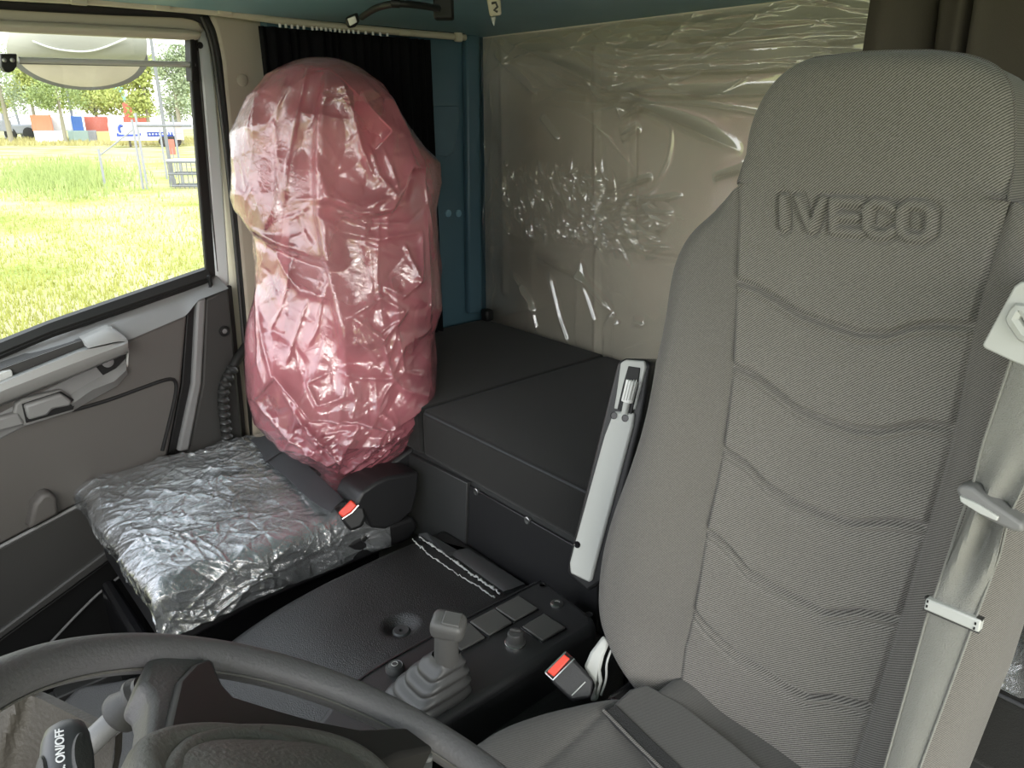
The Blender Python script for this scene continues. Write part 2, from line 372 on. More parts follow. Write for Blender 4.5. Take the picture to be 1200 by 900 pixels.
M('sill_ledge', loft([[H(p, .004) for p in [(-160, 488), (0, 421), (136, 371), (200, 347), (243, 331), (254, 323)]],
     [H(p, .030) for p in [(-160, 494), (0, 427), (120, 382), (165, 372), (215, 356), (236, 343), (262, 331)]],
     [H(p, .058) for p in [(-160, 500), (0, 433), (95, 399), (150, 399), (218, 370), (232, 352), (268, 338)]]], 60, DP.n * -.03), K['ledge'], door)
dslab('door_skin', [(-200, 500), (0, 430), (240, 330), (272, 335), (290, 520), (310, 700), (150, 800), (-200, 1000)], -.04, .0, K['doorlow'])
pn = dslab('door_panel', [(-200, 500), (60, 430), (150, 398), (220, 368), (213, 450), (197, 535), (108, 583), (0, 640), (-200, 760)], -.0, .052, K['door'], bev=.008)
dslab('panel_band', [(219, 368), (232, 351), (227, 450), (214, 522), (197, 532), (213, 450)], 0, .045, K['black'])
dslab('panel_rib', [(231, 352), (242, 349), (237, 450), (222, 528), (209, 530), (226, 450)], 0, .058, K['grey'], bev=.006)
dslab('rear_panel', [(240, 350), (268, 337), (277, 420), (287, 530), (218, 545), (236, 450)], 0, .05, K['doorlow'], bev=.008)
sc = M('panel_screw', lathe(H((263, 388), .05), DP.n, [(.014, -.004), (.014, .002), (.011, .003), (.009, .0)], 20), K['black'], door)
M('screw_head', lathe(H((263, 388), .05), DP.n, [(.0055, 0), (.0055, .0025), (.003, .003)], 14), K['grey'], sc)
M('lock_pin', lathe(H((247, 336), .02), (0, 0, 1), [(.008, -.01), (.008, 0), (.0045, .002), (.0045, .018), (.006, .02), (.006, .026), (.003, .028)], 14), K['black'], door)
# grab handle with its recess
dslab('handle_recess', [(-160, 560), (0, 484), (148, 410), (150, 430), (141, 447), (88, 469), (60, 484), (-160, 600)], .02, .054, K['grey'], bev=.004)
dslab('recess_shadow_gap', [(-160, 505), (0, 432), (95, 398), (110, 402), (16, 440), (-160, 520)], .02, .056, K['doorlow'], bev=.001)
dslab('screw_pocket', [(108, 424), (147, 408), (148, 420), (136, 432), (121, 440)], .03, .058, K['black'], bev=.002)
M('recess_screw', lathe(H((126, 424), .06), DP.n, [(.012, -.004), (.012, .003), (.006, .006), (.003, .006)], 18), K['grey'], door)
M('recess_rim', tube([H(p, .056) for p in [(130, 384), (147, 397), (150, 412), (149, 428), (141, 446), (120, 456), (88, 467)]], .0022, 8), K['light'], door)
M('recess_lip', loft([[H(p, .055) for p in [(70, 470), (100, 452), (128, 436), (148, 424)]], [H(p, .075) for p in [(84, 474), (108, 457), (134, 447), (148, 434)]], [H(p, .06) for p in [(88, 480), (112, 466), (138, 452), (150, 438)]]], 16, DP.n * -.02), K['ledge'], door)
M('panel_groove', tube(resample([H(p, .052) for p in [(84, 481), (100, 477), (130, 468), (165, 455), (198, 443), (207, 446), (206, 462), (199, 492), (190, 528)]], 50, True), .0045, 8), K['black'], door)
gh = M('grab_handle', loft([[H(p, .060) for p in [(-160, 514), (16, 440), (103, 405), (149, 399)]], [H(p, .088) for p in [(-160, 522), (8, 447), (95, 412), (150, 400)]],
      [H(p, .096) for p in [(-160, 532), (0, 459), (80, 428), (150, 402)]], [H(p, .088) for p in [(-160, 548), (0, 471), (80, 440), (150, 411)]], [H(p, .065) for p in [(-160, 552), (0, 475), (80, 443), (150, 413)]]], 40), K['handle'], door, solid=.003)
M('handle_end', loft([[H(p, .055) for p in [(96, 397), (128, 383), (133, 384)]], [H(p, .078) for p in [(100, 402), (133, 390), (146, 394)]], [H(p, .090) for p in [(103, 408), (138, 400), (150, 400)]]], 14, DP.n * -.02), K['handle'], gh)
dslab('latch_surround', [(18, 474), (26, 468), (72, 457), (90, 470), (88, 482), (30, 500), (14, 498)], .03, .066, K['ledge'], bev=.004)
dslab('latch_gap', [(26, 474), (72, 459), (89, 470), (86, 480), (31, 496)], .05, .070, K['black'], bev=.001)
dslab('latch_lever', [(29, 476), (72, 462), (85, 470), (83, 476), (62, 480), (56, 487), (34, 493)], .055, .082, K['ledge'], bev=.005)
dslab('latch_ledge', [(-160, 560), (0, 490), (22, 484), (30, 498), (0, 506), (-160, 585)], .03, .07, K['ledge'], bev=.005)
dslab('switch_plate', [(-30, 452), (4, 436), (14, 434), (16, 441), (2, 447), (-30, 462)], .05, .066, K['light'], bev=.002)
# map pocket
M('pocket_rim', tube([H(p, .066) for p in [(-160, 735), (0, 641), (108, 584), (150, 560)]], .004, 8), K['grey'], door)
dslab('map_pocket', [(-200, 760), (0, 643), (108, 586), (200, 540), (205, 600), (136, 640), (0, 742), (-200, 890)], 0, .062, K['doorlow'], bev=.004)
dslab('pocket_band', [(-200, 888), (0, 740), (136, 638), (160, 628), (160, 640), (140, 648), (0, 750), (-200, 900)], 0, .072, K['dark'], bev=.004)
dslab('door_kick_panel', [(-200, 900), (0, 750), (140, 648), (230, 620), (240, 720), (60, 830), (-200, 1050)], 0, .05, K['black'], bev=.003)
M('step_edge', tube(resample([H(p, .062) for p in [(158, 663), (122, 689), (95, 715), (60, 752), (30, 785)]], 20, True), .003, 8), K['grey'], door)
dslab('pocket_boss', [(34, 622), (40, 592), (50, 580), (60, 578), (67, 584), (69, 603)], .04, .082, K['door'], bev=.008, seg=3)
# blind pull bar
blind = E('roller_blind', H((120, 72), .03), 'pull bar of the roller blind across the passenger window', 'blind')
M('pull_bar', tube([H((22, 70), .02), H((228, 75.5), .02)], .0052, 12), K['light'], blind)
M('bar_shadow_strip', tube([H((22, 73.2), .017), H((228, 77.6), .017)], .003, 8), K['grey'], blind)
M('pull_bracket', slab([(1, 63), (20, 63), (20, 78), (16, 83), (11, 85.5), (6, 84), (2, 78)], DP, .01, .034), K['black'], blind, bev=.002)
for p in ((5, 70.5), (14.5, 70.5)): M('bracket_screw', lathe(H(p, .034), DP.n, [(.004, 0), (.004, .001), (.002, .0015)], 12), K['screw'], blind)
M('guide_rail', slab([(222.5, 37), (227.5, 37), (229.5, 80), (231, 96), (225, 96)], DP, .0, .03), K['black'], blind, bev=.002)
M('guide_knob', lathe(H((233, 53), .004), DP.n, [(.006, 0), (.007, .006), (.004, .01)], 14), K['rubber'], blind)
# door seal and pillar
seal = M('door_seal', J(tube(resample([H(p, .03) for p in [(-160, -10), (0, 2.5), (150, 11), (205, 12.5), (226, 15), (242, 23), (251, 45), (258, 90), (268, 170), (278, 265), (287, 370), (294, 460), (303, 560), (308, 620)]], 80, True), .0125, 12)),
     K['rubber'], label='black rubber seal running round the passenger door opening', cat='seal')
M('seal_sheen', tube(resample([H(p, .043) for p in [(236, 20), (247, 45), (254, 90), (264, 170), (274, 265), (283, 370), (290, 450)]], 50, True), .003, 8), K['dark'], seal)  # paler tube imitates the grey sheen along the rubber
M('trim_pillar', slab([(246, 16), (300, 21), (335, 24), (345, 60), (345, 300), (345, 640), (304, 640), (294, 450), (287, 360), (278, 260), (268, 160), (260, 70), (254, 40)], DP, -.04, .045), K['beige'], bev=.01, seg=3, kind='structure')
M('pillar_plug', lathe(H((284, 94), .045), DP.n, [(.013, 0), (.013, .002), (.010, .004)], 22), K['beige'], bpy.data.objects['trim_pillar'])
# bead-gripped bar low on the pillar
gb = E('grip_bar', H((265, 515), .06), 'black beaded grip bar between door and pink wrapped seat', 'handle')
gp = resample([H(p, o) for p, o in [((292, 400), .03), ((284, 412), .06), ((262, 447), .07), ((260, 470), .07), ((266, 520), .07), ((270, 560), .07)]], 60, True)
M('bar', tube(gp, .0115, 12), K['rubber'], gb)
for k, i in enumerate(range(14, 52, 3)):
    tdir = gp[i + 1] - gp[i - 1]; M('grip_bead', lathe(gp[i] + DP.n * .006, tdir, [(.004, -.009), (.011, -.006), (.0145, 0), (.011, .006), (.004, .009)], 12), K['grip'], gb)

# ================================================================== curtain and rail on the left side
CXP = -1.64
y0 = onx((306, 60), CXP)[1]; y1 = onx((505, 80), CXP)[1]
na, nb = 420, 40
Yg, Vg = np.meshgrid(np.linspace(y0, y1, na), np.linspace(0, 1, nb))
ztop = onx((400, 36), CXP)[2] - .004
ph = (Yg - y0) / (y1 - y0) * 2 * math.pi * 17
Xg = CXP + .011 * np.sin(ph + 1.2 * np.sin(ph * .31)) * (.5 + .5 * Vg) + .006 * np.sin(ph * .23 + Vg * 2)
cur = M('side_curtain', grid(np.stack([Xg, Yg + .004 * np.sin(ph * .5) * Vg, ztop - Vg * .84], -1)), K['curtain'], solid=.002, label='black pleated side curtain hanging behind the pink wrapped seat', cat='curtain')
for p in (onx((414, 40), CXP),): pass
rail = E('curtain_rail', onx((420, 34), -1.65), 'pale curtain rail along the left edge of the teal ceiling', 'curtain rail')
rp = [(-160, -16), (0, -5), (100, 0), (180, 7), (250, 13), (300, 20), (330, 24.5), (420, 33.5), (545, 44)]
rpts = resample([onx(p, -1.655) for p in rp], 60, True)
M('track', tube(rpts, .008, 10), K['beige2'], rail)
M('track_top_strip', tube([q + V3(-.004, 0, .012) for q in rpts], .006, 8), K['black'], rail)
for p in ((92, 1), (190, 7.5), (263, 13), (474, 38.5)):
    M('rail_clip', box(onx((p[0], p[1]), -1.648), (.012, .03, .014)), K['beige2'], rail, bev=.003)
M('end_stop', box(onx((537, 43), -1.648), (.016, .02, .024)), K['beige2'], rail, bev=.004)
for x in np.r_[np.linspace(328, 356, 5), np.linspace(366, 414, 10), np.linspace(420, 454, 5)]:
    yy = np.interp(x, [320, 545], [24 + 5, 44 + 5]); M('glider', box(onx((x, yy), -1.645), (.004, .005, .008)), K['white'], rail, bev=.001)
# gooseneck lamp on the ceiling
lamp = E('reading_lamp', onz((520, 8), CEIL - .02), 'black gooseneck reading lamp fixed to the teal ceiling', 'lamp')
zl = CEIL - .03
bp0 = onz((520, 9), CEIL - .02)
M('base', box(bp0, (.035, .03, .04), [RV, HV, ZV]), K['black'], lamp, bev=.004)
M('gooseneck', tube(resample([onz(p, zl) for p in [(514, 10), (490, 6), (463, 3.5), (440, 9), (424, 20)]], 30, True), .0056, 10), K['black'], lamp)
M('neck_collar', tube([onz((458, 3.7), zl), onz((468, 4), zl)], .007, 10), K['black'], lamp)
hdp = onz((413, 25), zl); PLm = Plane(hdp, (C0 - hdp) + V3(0, -.3, -.3))
hd = M('lamp_head', slab([(404, 21), (418, 15.5), (421, 26), (416, 32), (408, 34), (405, 29)], PLm, -.018, 0), K['black'], lamp, bev=.004)
M('lens', slab([(407, 22), (416, 18.5), (418.5, 26), (410, 31)], PLm, -.004, .0012), K['lens'], hd, bev=.0015)
# hook plate on ceiling
hkp = onz((578, 5), CEIL - .012); PH = Plane(hkp, (C0 - hkp) * [1, 1, .2] + V3(0, 0, -.25))
hk = M('ceiling_hook', slab([(569, -8), (586, -8), (588, 18), (574, 20)], PH, -.02, 0), K['beige2'], bev=.004, label='small beige clip plate fixed to the teal ceiling above rear corner', cat='clip')
M('hook_slot', tube([PH.hit(p, .001) for p in [(576, 4), (581, 3), (583, 8), (579, 12), (583, 14)]], .0022, 8), K['dark'], hk)
M('hook_tip', tube([PH.hit((578, 20), -.006), PH.hit((579, 30), -.006)], np.array([.005, .001]), 8), K['light'], hk)

# ================================================================== bunk
xs = onz((540, 466), BUNK)[0]
b1 = M('bunk_mattress', bb(-1.66, xs - .0005, .79, 1.36, BUNK - .105, BUNK), K['bunk'], bev=.009, seg=4, label='dark fabric bunk mattress section in the rear left corner', cat='mattress', group='bunk mattress sections')
b2 = M('bunk_mattress', bb(xs + .0005, .5, .79, 1.36, BUNK - .105, BUNK), K['bunk'], bev=.012, seg=4, label='long dark fabric bunk mattress section running behind the driver seat', cat='mattress', group='bunk mattress sections')
M('piping', tube([(xs + .015, .7915, BUNK - .004), (.48, .7915, BUNK - .004)], .0022, 8), K['cush'], b2)
M('piping', tube([(xs + .003, .80, BUNK - .003), (xs + .003, 1.34, BUNK - .003)], .002, 8), K['cush'], b2)
base = M('bunk_locker', bb(-1.66, .5, .815, 1.38, .02, BUNK - .107), K['bunkbase'], bev=.004, label='dark painted metal locker box under the bunk mattress', cat='locker')
BP = Plane((0, .815, 0), (0, -1, 0))
M('access_panel', slab([(549, 569), (700, 655), (700, 740), (640, 705), (547.5, 640)], BP, 0, .006), K['satin'], base, bev=.002)
M('corner_bracket', slab([(455, 520), (547, 566), (545, 640), (524, 649), (470, 615)], BP, 0, .012), K['bunkbase'], base, bev=.002)
for p, mm in (((558, 576), 'screw'), ((618, 610), 'screw'), ((537, 623), 'screw')):
    s_ = M('panel_screw', lathe(BP.hit(p, .006), BP.n, [(.0075, -.004), (.0075, .0015), (.006, .0025), (.003, .002)], 18), K[mm], base)
M('mattress_latch', box(ony((571, 369), 1.34), (.03, .03, .035)), K['black'], bev=.008, label='small black latch at the rear corner of the bunk', cat='latch')
# ================================================================== plastic film over the rear wall
nx, nz = 820, 540
X, Z = np.meshgrid(np.linspace(-1.655, .05, nx), np.linspace(BUNK - .01, CEIL - .008, nz))
D = np.zeros(X.shape)
def fl(pts, a, w):
    d, t = seg_dist(X, Z, wl(*pts)); return a * np.exp(-d / w * 1.3) * np.clip(np.minimum(t, 1 - t) * 8, 0, 1)
for pts, a, w in [(((590, 62), (640, 112)), .012, .012), (((645, 135), (668, 165)), .014, .008), (((600, 45), (720, 100), (770, 125), (880, 178)), .018, .012), (((700, 90), (712, 110), (728, 118), (756, 112)), .012, .008),
                  (((736, 120), (742, 138), (768, 122)), .014, .007), (((740, 162), (762, 148)), .014, .007), (((738, 220), (775, 206)), .014, .007), (((735, 236), (810, 228)), .012, .006), (((735, 250), (800, 248)), .010, .006),
                  (((845, 208), (885, 196)), .014, .006), (((690, 55), (780, 60), (1040, 45)), .012, .010), (((720, 24), (860, 30), (1040, 22)), .012, .010), (((750, 42), (880, 46), (1040, 36)), .013, .012), (((700, 70), (900, 72), (1040, 60)), .010, .010),
                  (((760, 84), (900, 82), (1040, 72)), .012, .010), (((750, 108), (860, 112), (1000, 108)), .012, .012), (((610, 315), (635, 352), (643, 392)), .014, .007), (((622, 330), (640, 365)), .012, .006), (((655, 315), (668, 370), (680, 405)), .012, .008),
                  (((692, 300), (688, 405)), .014, .009), (((640, 298), (690, 320), (730, 365)), .012, .010), (((733, 370), (731, 420)), .012, .007), (((720, 420), (722, 380), (730, 362)), .012, .007), (((752, 375), (766, 378)), .012, .006), (((690, 315), (710, 380)), .010, .007)]:
    D += fl(pts, a, w)
def cz(px0, px1): a = wl(px0)[0]; b = wl(px1)[0]; return min(a[0], b[0]), max(a[0], b[0]), min(a[1], b[1]), max(a[1], b[1])
u = cz((590, 190), (720, 290)); D += creases(X, Z, 320, RNG, .008, .022, .0032, *u, ang=-1.0, spread=.5)
u = cz((700, 220), (780, 300)); D += creases(X, Z, 90, RNG, .007, .04, .0035, *u, ang=-.2, spread=.5)
u = cz((640, 0), (1180, 130)); D += creases(X, Z, 60, RNG, .008, .25, .006, *u, ang=-.03, spread=.05)
u = cz((570, 50), (590, 360)); D += creases(X, Z, 50, RNG, .006, .04, .0035, *u, ang=1.4, spread=.3)
D += creases(X, Z, 24, RNG, .004, .05, .005, -1.65, .05, BUNK, CEIL, spread=1)
D += .006 * vnoise(np.stack([X * 5, Z * 5, X * 0], -1), 3)
M('protective_film', grid(np.stack([X, 1.362 - .006 - D * .9, Z], -1)), K['wrap'], label='clear wrinkled protective film stretched over the grey rear wall', cat='plastic film')
# bunched cloth at the top right behind the driver seat
na, nb = 160, 30
A, B = np.meshgrid(np.linspace(0, 1, na), np.linspace(0, 1, nb))
pL = ony((1031, -60), 1.22); pR = ony((1290, -60), 1.22); zb = ony((1031, 130), 1.22)[2]
fold = -.03 * np.exp(-((A - .28 - .12 * B) / .035) ** 2) - .03 * np.exp(-((A - .50 - .08 * B) / .03) ** 2) + .02 * np.sin(A * 14)
M('rear_curtain', grid(np.stack([pL[0] + (pR[0] - pL[0]) * A, 1.22 - fold * 1.0, CEIL - .004 + (zb - .35 - CEIL) * B], -1)), K['taupe'], solid=.006, label='taupe cloth curtain hanging in folds above the driver headrest', cat='curtain')
# loose clear bag lying on the bunk at the far right
n = 70
A, B = np.meshgrid(np.linspace(-1, 1, n), np.linspace(-1, 1, n))
c_ = onz((1200, 785), BUNK)
hh = .055 * (1 - np.abs(A) ** 4) * (1 - np.abs(B) ** 4) * (1 + .4 * vnoise(np.stack([A * 3, B * 3, A * 0], -1), 5)) + creases(A, B, 60, RNG, .02, .3, .05, -1, 1, -1, 1)
M('clear_bag', grid(np.stack([c_[0] + .06 + A * .16, c_[1] + .07 + B * .13, BUNK + .006 + np.maximum(hh, 0)], -1)), K['clear'], label='crumpled clear plastic bag on the bunk right of the driver seat', cat='plastic bag')
# ================================================================== passenger seat
ps = E('passenger_seat', (-1.48, .45, .0), 'dark passenger seat under plastic covers beside the truck door', 'seat')
ct = ZC - .772
M('seat_cushion', bb(-1.735, -1.235, .275, .70, ct - .115, ct), K['cush'], ps, bev=.03, seg=4)
M('seat_base', J(bb(-1.70, -1.26, .31, .72, .06, ct - .116), bb(-1.66, -1.30, .29, .35, .25, .33)), K['gloss_black'], ps, bev=.01)
M('slide_rail', J(bb(-1.69, -1.65, .10, .78, .03, .06), bb(-1.31, -1.27, .10, .78, .03, .06)), K['dark'], ps, bev=.004)
SPx = Plane((-1.222, 0, 0), (1, 0, 0))
M('side_trim', slab([(196, 714), (215, 716), (300, 682), (400, 640), (436, 622), (485, 606), (492, 618), (480, 634), (400, 668), (300, 710), (225, 750), (203, 748)], SPx, -.04, .010), K['satin'], ps, bev=.01, seg=3)
M('front_trim', bb(-1.72, -1.225, .262, .30, ct - .19, ct - .085), K['satin'], ps, bev=.012)
rc = M('recliner_cover', slab([(417, 592), (424, 577), (440, 566), (455, 559), (491, 553), (491, 572), (484, 600), (470, 612), (452, 621), (436, 620), (430, 606)], SPx, -.05, .035), K['satin'], ps, bev=.007, seg=3)
M('cover_screw', lathe(SPx.hit((426, 631), .012), (1, 0, 0), [(.007, 0), (.007, .003), (.004, .004)], 14), K['screw'], ps)
bx = np.array([0, .19, .98]) / math.hypot(.19, .98)
def bk(x, h, d=0): return V3(-1.46 + x, .69, ct - .02) + bx * h + V3(0, -.98, .19) * d
M('backrest', prism([bk(x, h, .065) for x, h in [(-.20, .13), (.20, .13), (.235, .25), (.24, .46), (.21, .56), (.16, .61), (.15, .76), (.11, .80), (-.11, .80), (-.15, .76), (-.16, .61), (-.21, .56), (-.24, .46), (-.235, .25)]], -V3(0, -.98, .19) * .13), K['pback'], ps, bev=.035, seg=4)
M('backrest_foot', prism([SPx.hit(p, -.03) for p in [(420, 572), (480, 528), (486, 522), (486, 548), (440, 562), (425, 576)]], V3(-.42, 0, 0)), K['satin'], ps, bev=.012)
# buckle
bk0 = SPx.hit((409, 608), .02); ax = np.array([RV * .2 + V3(.9, -.1, 0), V3(-.1, -.6, .8), V3(0, .8, .6)])
ax = [V3(.86, -.5, 0), V3(.2, .35, .9), V3(-.45, -.78, .40)]
ax = [a / np.linalg.norm(a) for a in ax]
bkl = M('belt_buckle', slab([(398, 605), (404, 590), (418, 581), (426, 588), (430, 606), (424, 618), (411, 623), (403, 614)], Plane(bk0, C0 - bk0), -.03, .012), K['black'], ps, bev=.006)
PB = Plane(bk0, C0 - bk0)
M('red_release_button', slab([(396, 601), (407, 590), (411, 585.5), (419, 592), (412, 600), (402, 607)], PB, 0, .018), K['red'], bkl, bev=.003, label='red release button')
M('button_edge', tube([PB.hit(p, .018) for p in [(401, 608), (412, 601), (420, 592)]], .0018, 8), K['chrome'], bkl)
# lap strap lying over the wrapped cushion
def zt(p, dz=.0): return onz(p, ct + .026 + dz)
st = M('lap_strap', loft([[zt(p) for p in [(292, 515), (300, 520), (313, 541), (330, 554), (356, 579), (370, 590), (388, 600)]], [zt(p, .003) for p in [(305, 512), (313, 516), (324, 531), (345, 548), (372, 574), (384, 583), (394, 592)]],
     [zt(p) for p in [(318, 508), (325, 514), (336, 527), (360, 545), (388, 571), (398, 580), (402, 586)]]], 40, (0, 0, -.002)), K['beltdark'], ps)
M('strap_fold', loft([[zt(p, .006) for p in [(311, 541), (333, 527)]], [zt(p, .007) for p in [(309, 537), (330, 523)]]], 8, (0, 0, -.004)), K['beltdark'], st)
# ---- clear film over the seat cushion
na, nb = 330, 300
x0, x1, ya, yb = -1.748, -1.222, .250, .70
hx, hy = .095, .045
U, Vv = np.meshgrid(np.linspace(x0 - .03, x1 + hx, na), np.linspace(ya - hy, yb + .02, nb))
def drop(u, a, b, r=.025):
    """arc-length folding over an edge at a (low side) and b (high side): returns position and fall"""
    pos = np.clip(u, a, b); e = np.maximum(a - u, 0) + np.maximum(u - b, 0)
    sg = np.where(u > b, 1., -1.) * (e > 0)
    th = np.clip(e / r, 0, math.pi / 2)
    return pos + sg * (r * np.sin(th)), r * (1 - np.cos(th)) + np.maximum(e - r * math.pi / 2, 0)
Xp, dx_ = drop(U, x0 + .02, x1 - .02); Yp, dy_ = drop(Vv, ya + .02, yb)
puff = .012 * np.cos((U - (x0 + x1) / 2) / .53 * math.pi) * np.cos((Vv - .47) / .5 * math.pi)
Zp = ct + .004 + np.maximum(puff, 0) - dx_ - dy_
rr = np.random.default_rng(11)
dis = creases(U, Vv, 150, rr, .0055, .09, .0045, x0 - .03, x1 + hx, ya - hy, yb, ang=1.25, spread=.45)
dis += creases(U, Vv, 120, rr, .0045, .09, .005, x0 - .03, x1 + hx, ya - hy, yb, ang=.55, spread=.5)
dis += creases(U, Vv, 420, rr, .0032, .035, .0026, x0 - .03, x1 + hx, ya - hy, yb)
dis *= 1 - .75 * np.exp(-((U + 1.36) / .12) ** 2 - ((Vv - .52) / .10) ** 2)
dis += .004 * vnoise(np.stack([U * 14, Vv * 14, U * 0], -1), 9) + .004
edge = np.clip((U - (x0 - .03)) / .02, 0, 1)
nxv = np.clip((U - x1 + .02) / .03, 0, 1); nyv = np.clip((ya + .02 - Vv) / .03, 0, 1)
wob = .010 * vnoise(np.stack([U * 9, Vv * 9, U * 0 + 4], -1), 2)
Xp = Xp + np.clip(dis, -.002, 1) * nxv + (wob + .006) * nxv; Yp = Yp - (np.clip(dis, -.002, 1) + wob + .004) * nyv
Zp = Zp + np.clip(dis, -.003, 1) * (1 - np.maximum(nxv, nyv)) + wob * .8 * np.maximum(nxv, nyv)
M('seat_cover', grid(np.stack([Xp, Yp, Zp], -1)), K['clear'], label='crinkled clear plastic cover on the passenger seat cushion', cat='plastic cover')
M('paper_tag', prism([onz(p, ct + .004) for p in [(206, 548), (245, 550), (221, 572), (180, 571)]], (0, 0, .001)), K['paper'], smooth=False, label='white paper tag lying under the clear cover on the cushion', cat='tag')

# ---- pink bag over the backrest: its own upright frame, leaning back like the seat
PK = Plane((-1.44, .71, ZC - .35), (.892, -.452, .14))
def ab(px): return np.array([PK.loc(PK.hit(p)) for p in px])
Lp = ab([(372, 72.5), (352, 75), (340, 79), (325, 88), (310, 98), (298, 112), (289, 122), (282, 138), (273, 160), (274, 200), (275, 232), (284, 252), (296, 275), (299, 300), (299, 330), (297, 350), (290, 380), (288, 420), (292, 460), (301, 490), (316, 508), (335, 523), (362, 536), (376, 552), (383, 570), (386, 574)])
Rp = ab([(372, 72), (392, 73), (408, 78), (430, 90), (449, 108), (462, 126), (476, 150), (496, 176), (512, 193), (514, 215), (509, 245), (511, 280), (515, 320), (515, 360), (508, 385), (512, 420), (511, 440), (506, 460), (499, 480), (493, 500), (480, 514), (455, 534), (428, 553), (410, 566), (395, 572), (390, 574)])
btop = PK.loc(PK.hit((372, 72)))[1]; bbot = PK.loc(PK.hit((388, 574)))[1]
nr, nc = 300, 460
vv = np.linspace(0, 1, nr); vv = .5 - .5 * np.cos(vv * math.pi) * (1 - .0) ; vv = .35 * vv + .65 * np.linspace(0, 1, nr)
bsr = btop + (bbot - btop) * vv
def itp(Q, b): o = np.argsort(Q[:, 1]); return np.interp(b, Q[o, 1], Q[o, 0])
aL = itp(Lp, bsr); aR = itp(Rp, bsr)
half = np.maximum((aR - aL) / 2, .002); cen = (aL + aR) / 2
dome = np.sqrt(np.clip(1 - (1 - np.clip(vv / .10, 0, 1)) ** 2, 0, 1)); tail = np.clip((1 - vv) / .16, 0.05, 1) ** .8
depF = np.minimum(.185 * dome * tail + .004, .20); depB = np.minimum(.15 * dome * tail + .004, .17)
phi = np.linspace(0, 2 * math.pi, nc, endpoint=False)
cs, sn = np.cos(phi), np.sin(phi); pw = 2 / 2.35
ca = np.sign(cs) * np.abs(cs) ** pw; sa = np.sign(sn) * np.abs(sn) ** pw
A = cen[:, None] + half[:, None] * ca[None]
Dp = np.where(sa[None] > 0, depF[:, None], depB[:, None]) * sa[None]
Bq = np.repeat(bsr[:, None], nc, 1)
front = np.clip(sn, 0, 1)[None] ** .5 * np.clip(np.minimum(vv / .04, (1 - vv) / .03), 0, 1)[:, None]
# (a, b) as seen from the front of the bag at its own depth
Pw = PK.P0 + A[..., None] * PK.a + Bq[..., None] * PK.b + Dp[..., None] * PK.n
fu = np.repeat(A[..., None], 1, -1)[..., 0]; fv = Bq
dpk = np.zeros(A.shape)
def on_bag(px):
    """where a fold read off the photo lies on the bag's front (frontal coordinates at the front surface)"""
    q = []
    for p in px:
        P = PK.hit(p, .12); q.append(tuple(PK.loc(P)))
    return q
FOLD = [  # outline of fold, height, width
 ([(385, 85), (374, 140), (372, 195), (374, 255), (386, 320), (395, 370), (403, 420)], .020, .012),
 ([(363, 85), (350, 140), (340, 190), (336, 240)], .012, .010), ([(338, 98), (325, 150), (330, 200)], .010, .012), ([(395, 100), (410, 140), (420, 180), (435, 215)], .016, .010),
 ([(372, 195), (385, 235), (420, 245), (450, 235)], .014, .009), ([(385, 222), (410, 250), (440, 252), (470, 240)], .013, .007), ([(388, 248), (425, 262), (470, 262)], .014, .007), ([(430, 180), (440, 210), (460, 235)], .014, .009), ([(445, 178), (455, 205), (462, 230)], .010, .008),
 ([(375, 255), (400, 272), (440, 280), (488, 272)], .012, .009), ([(297, 275), (320, 288), (360, 303), (384, 310)], -.018, .014), ([(284, 252), (300, 268), (330, 285), (345, 290)], .014, .012),
 ([(322, 295), (335, 318), (352, 338), (380, 345), (386, 318)], .015, .010), ([(345, 330), (368, 338), (384, 312)], .010, .007),
 ([(440, 262), (438, 320), (445, 380)], .009, .007), ([(492, 272), (490, 310), (488, 328), (466, 345), (445, 330)], .014, .008), ([(470, 285), (488, 328)], .012, .007),
 ([(440, 385), (470, 362), (442, 345), (408, 365)], .013, .008), ([(410, 365), (445, 392), (470, 362)], .013, .008), ([(445, 395), (456, 436), (420, 434), (398, 428)], .015, .008), ([(462, 385), (470, 430), (500, 440)], .012, .010),
 ([(325, 435), (350, 460), (365, 480), (420, 482), (452, 492), (505, 470)], .018, .011), ([(380, 430), (360, 440), (373, 465), (400, 455), (405, 425)], .014, .008), ([(403, 420), (415, 460), (408, 480)], .014, .009),
 ([(300, 350), (310, 400), (325, 440), (345, 470), (385, 530)], .013, .011), ([(299, 345), (304, 420), (310, 440)], .010, .008), ([(300, 470), (330, 500), (360, 520), (390, 540)], .014, .010), ([(350, 480), (380, 510), (410, 545)], .014, .009),
 ([(420, 482), (400, 520), (395, 560)], .014, .009), ([(455, 490), (430, 525), (400, 560)], .014, .008), ([(490, 490), (450, 525), (405, 565)], .012, .007), ([(495, 190), (500, 240), (506, 270)], .012, .008), ([(480, 200), (512, 193)], .014, .007), ([(498, 250), (500, 320), (502, 380)], .010, .007),
 ([(345, 300), (330, 360), (318, 385)], .009, .006), ([(360, 350), (345, 395), (338, 420)], .009, .006), ([(380, 330), (372, 380), (362, 400)], .009, .006), ([(455, 110), (480, 165), (490, 185)], .010, .010),
 ([(505, 385), (470, 400), (455, 436)], .012, .012), ([(505, 465), (470, 450), (456, 436)], .012, .010), ([(440, 470), (470, 500), (480, 512)], .010, .008)]
for px, a, w in FOLD:
    d, t = seg_dist(fu, fv, on_bag(px)); dpk += a * (.65 * np.exp(-d / (w * .5)) + .35 * np.exp(-d / (w * 1.6))) * np.clip(np.minimum(t, 1 - t) * 6 + .35, 0, 1)
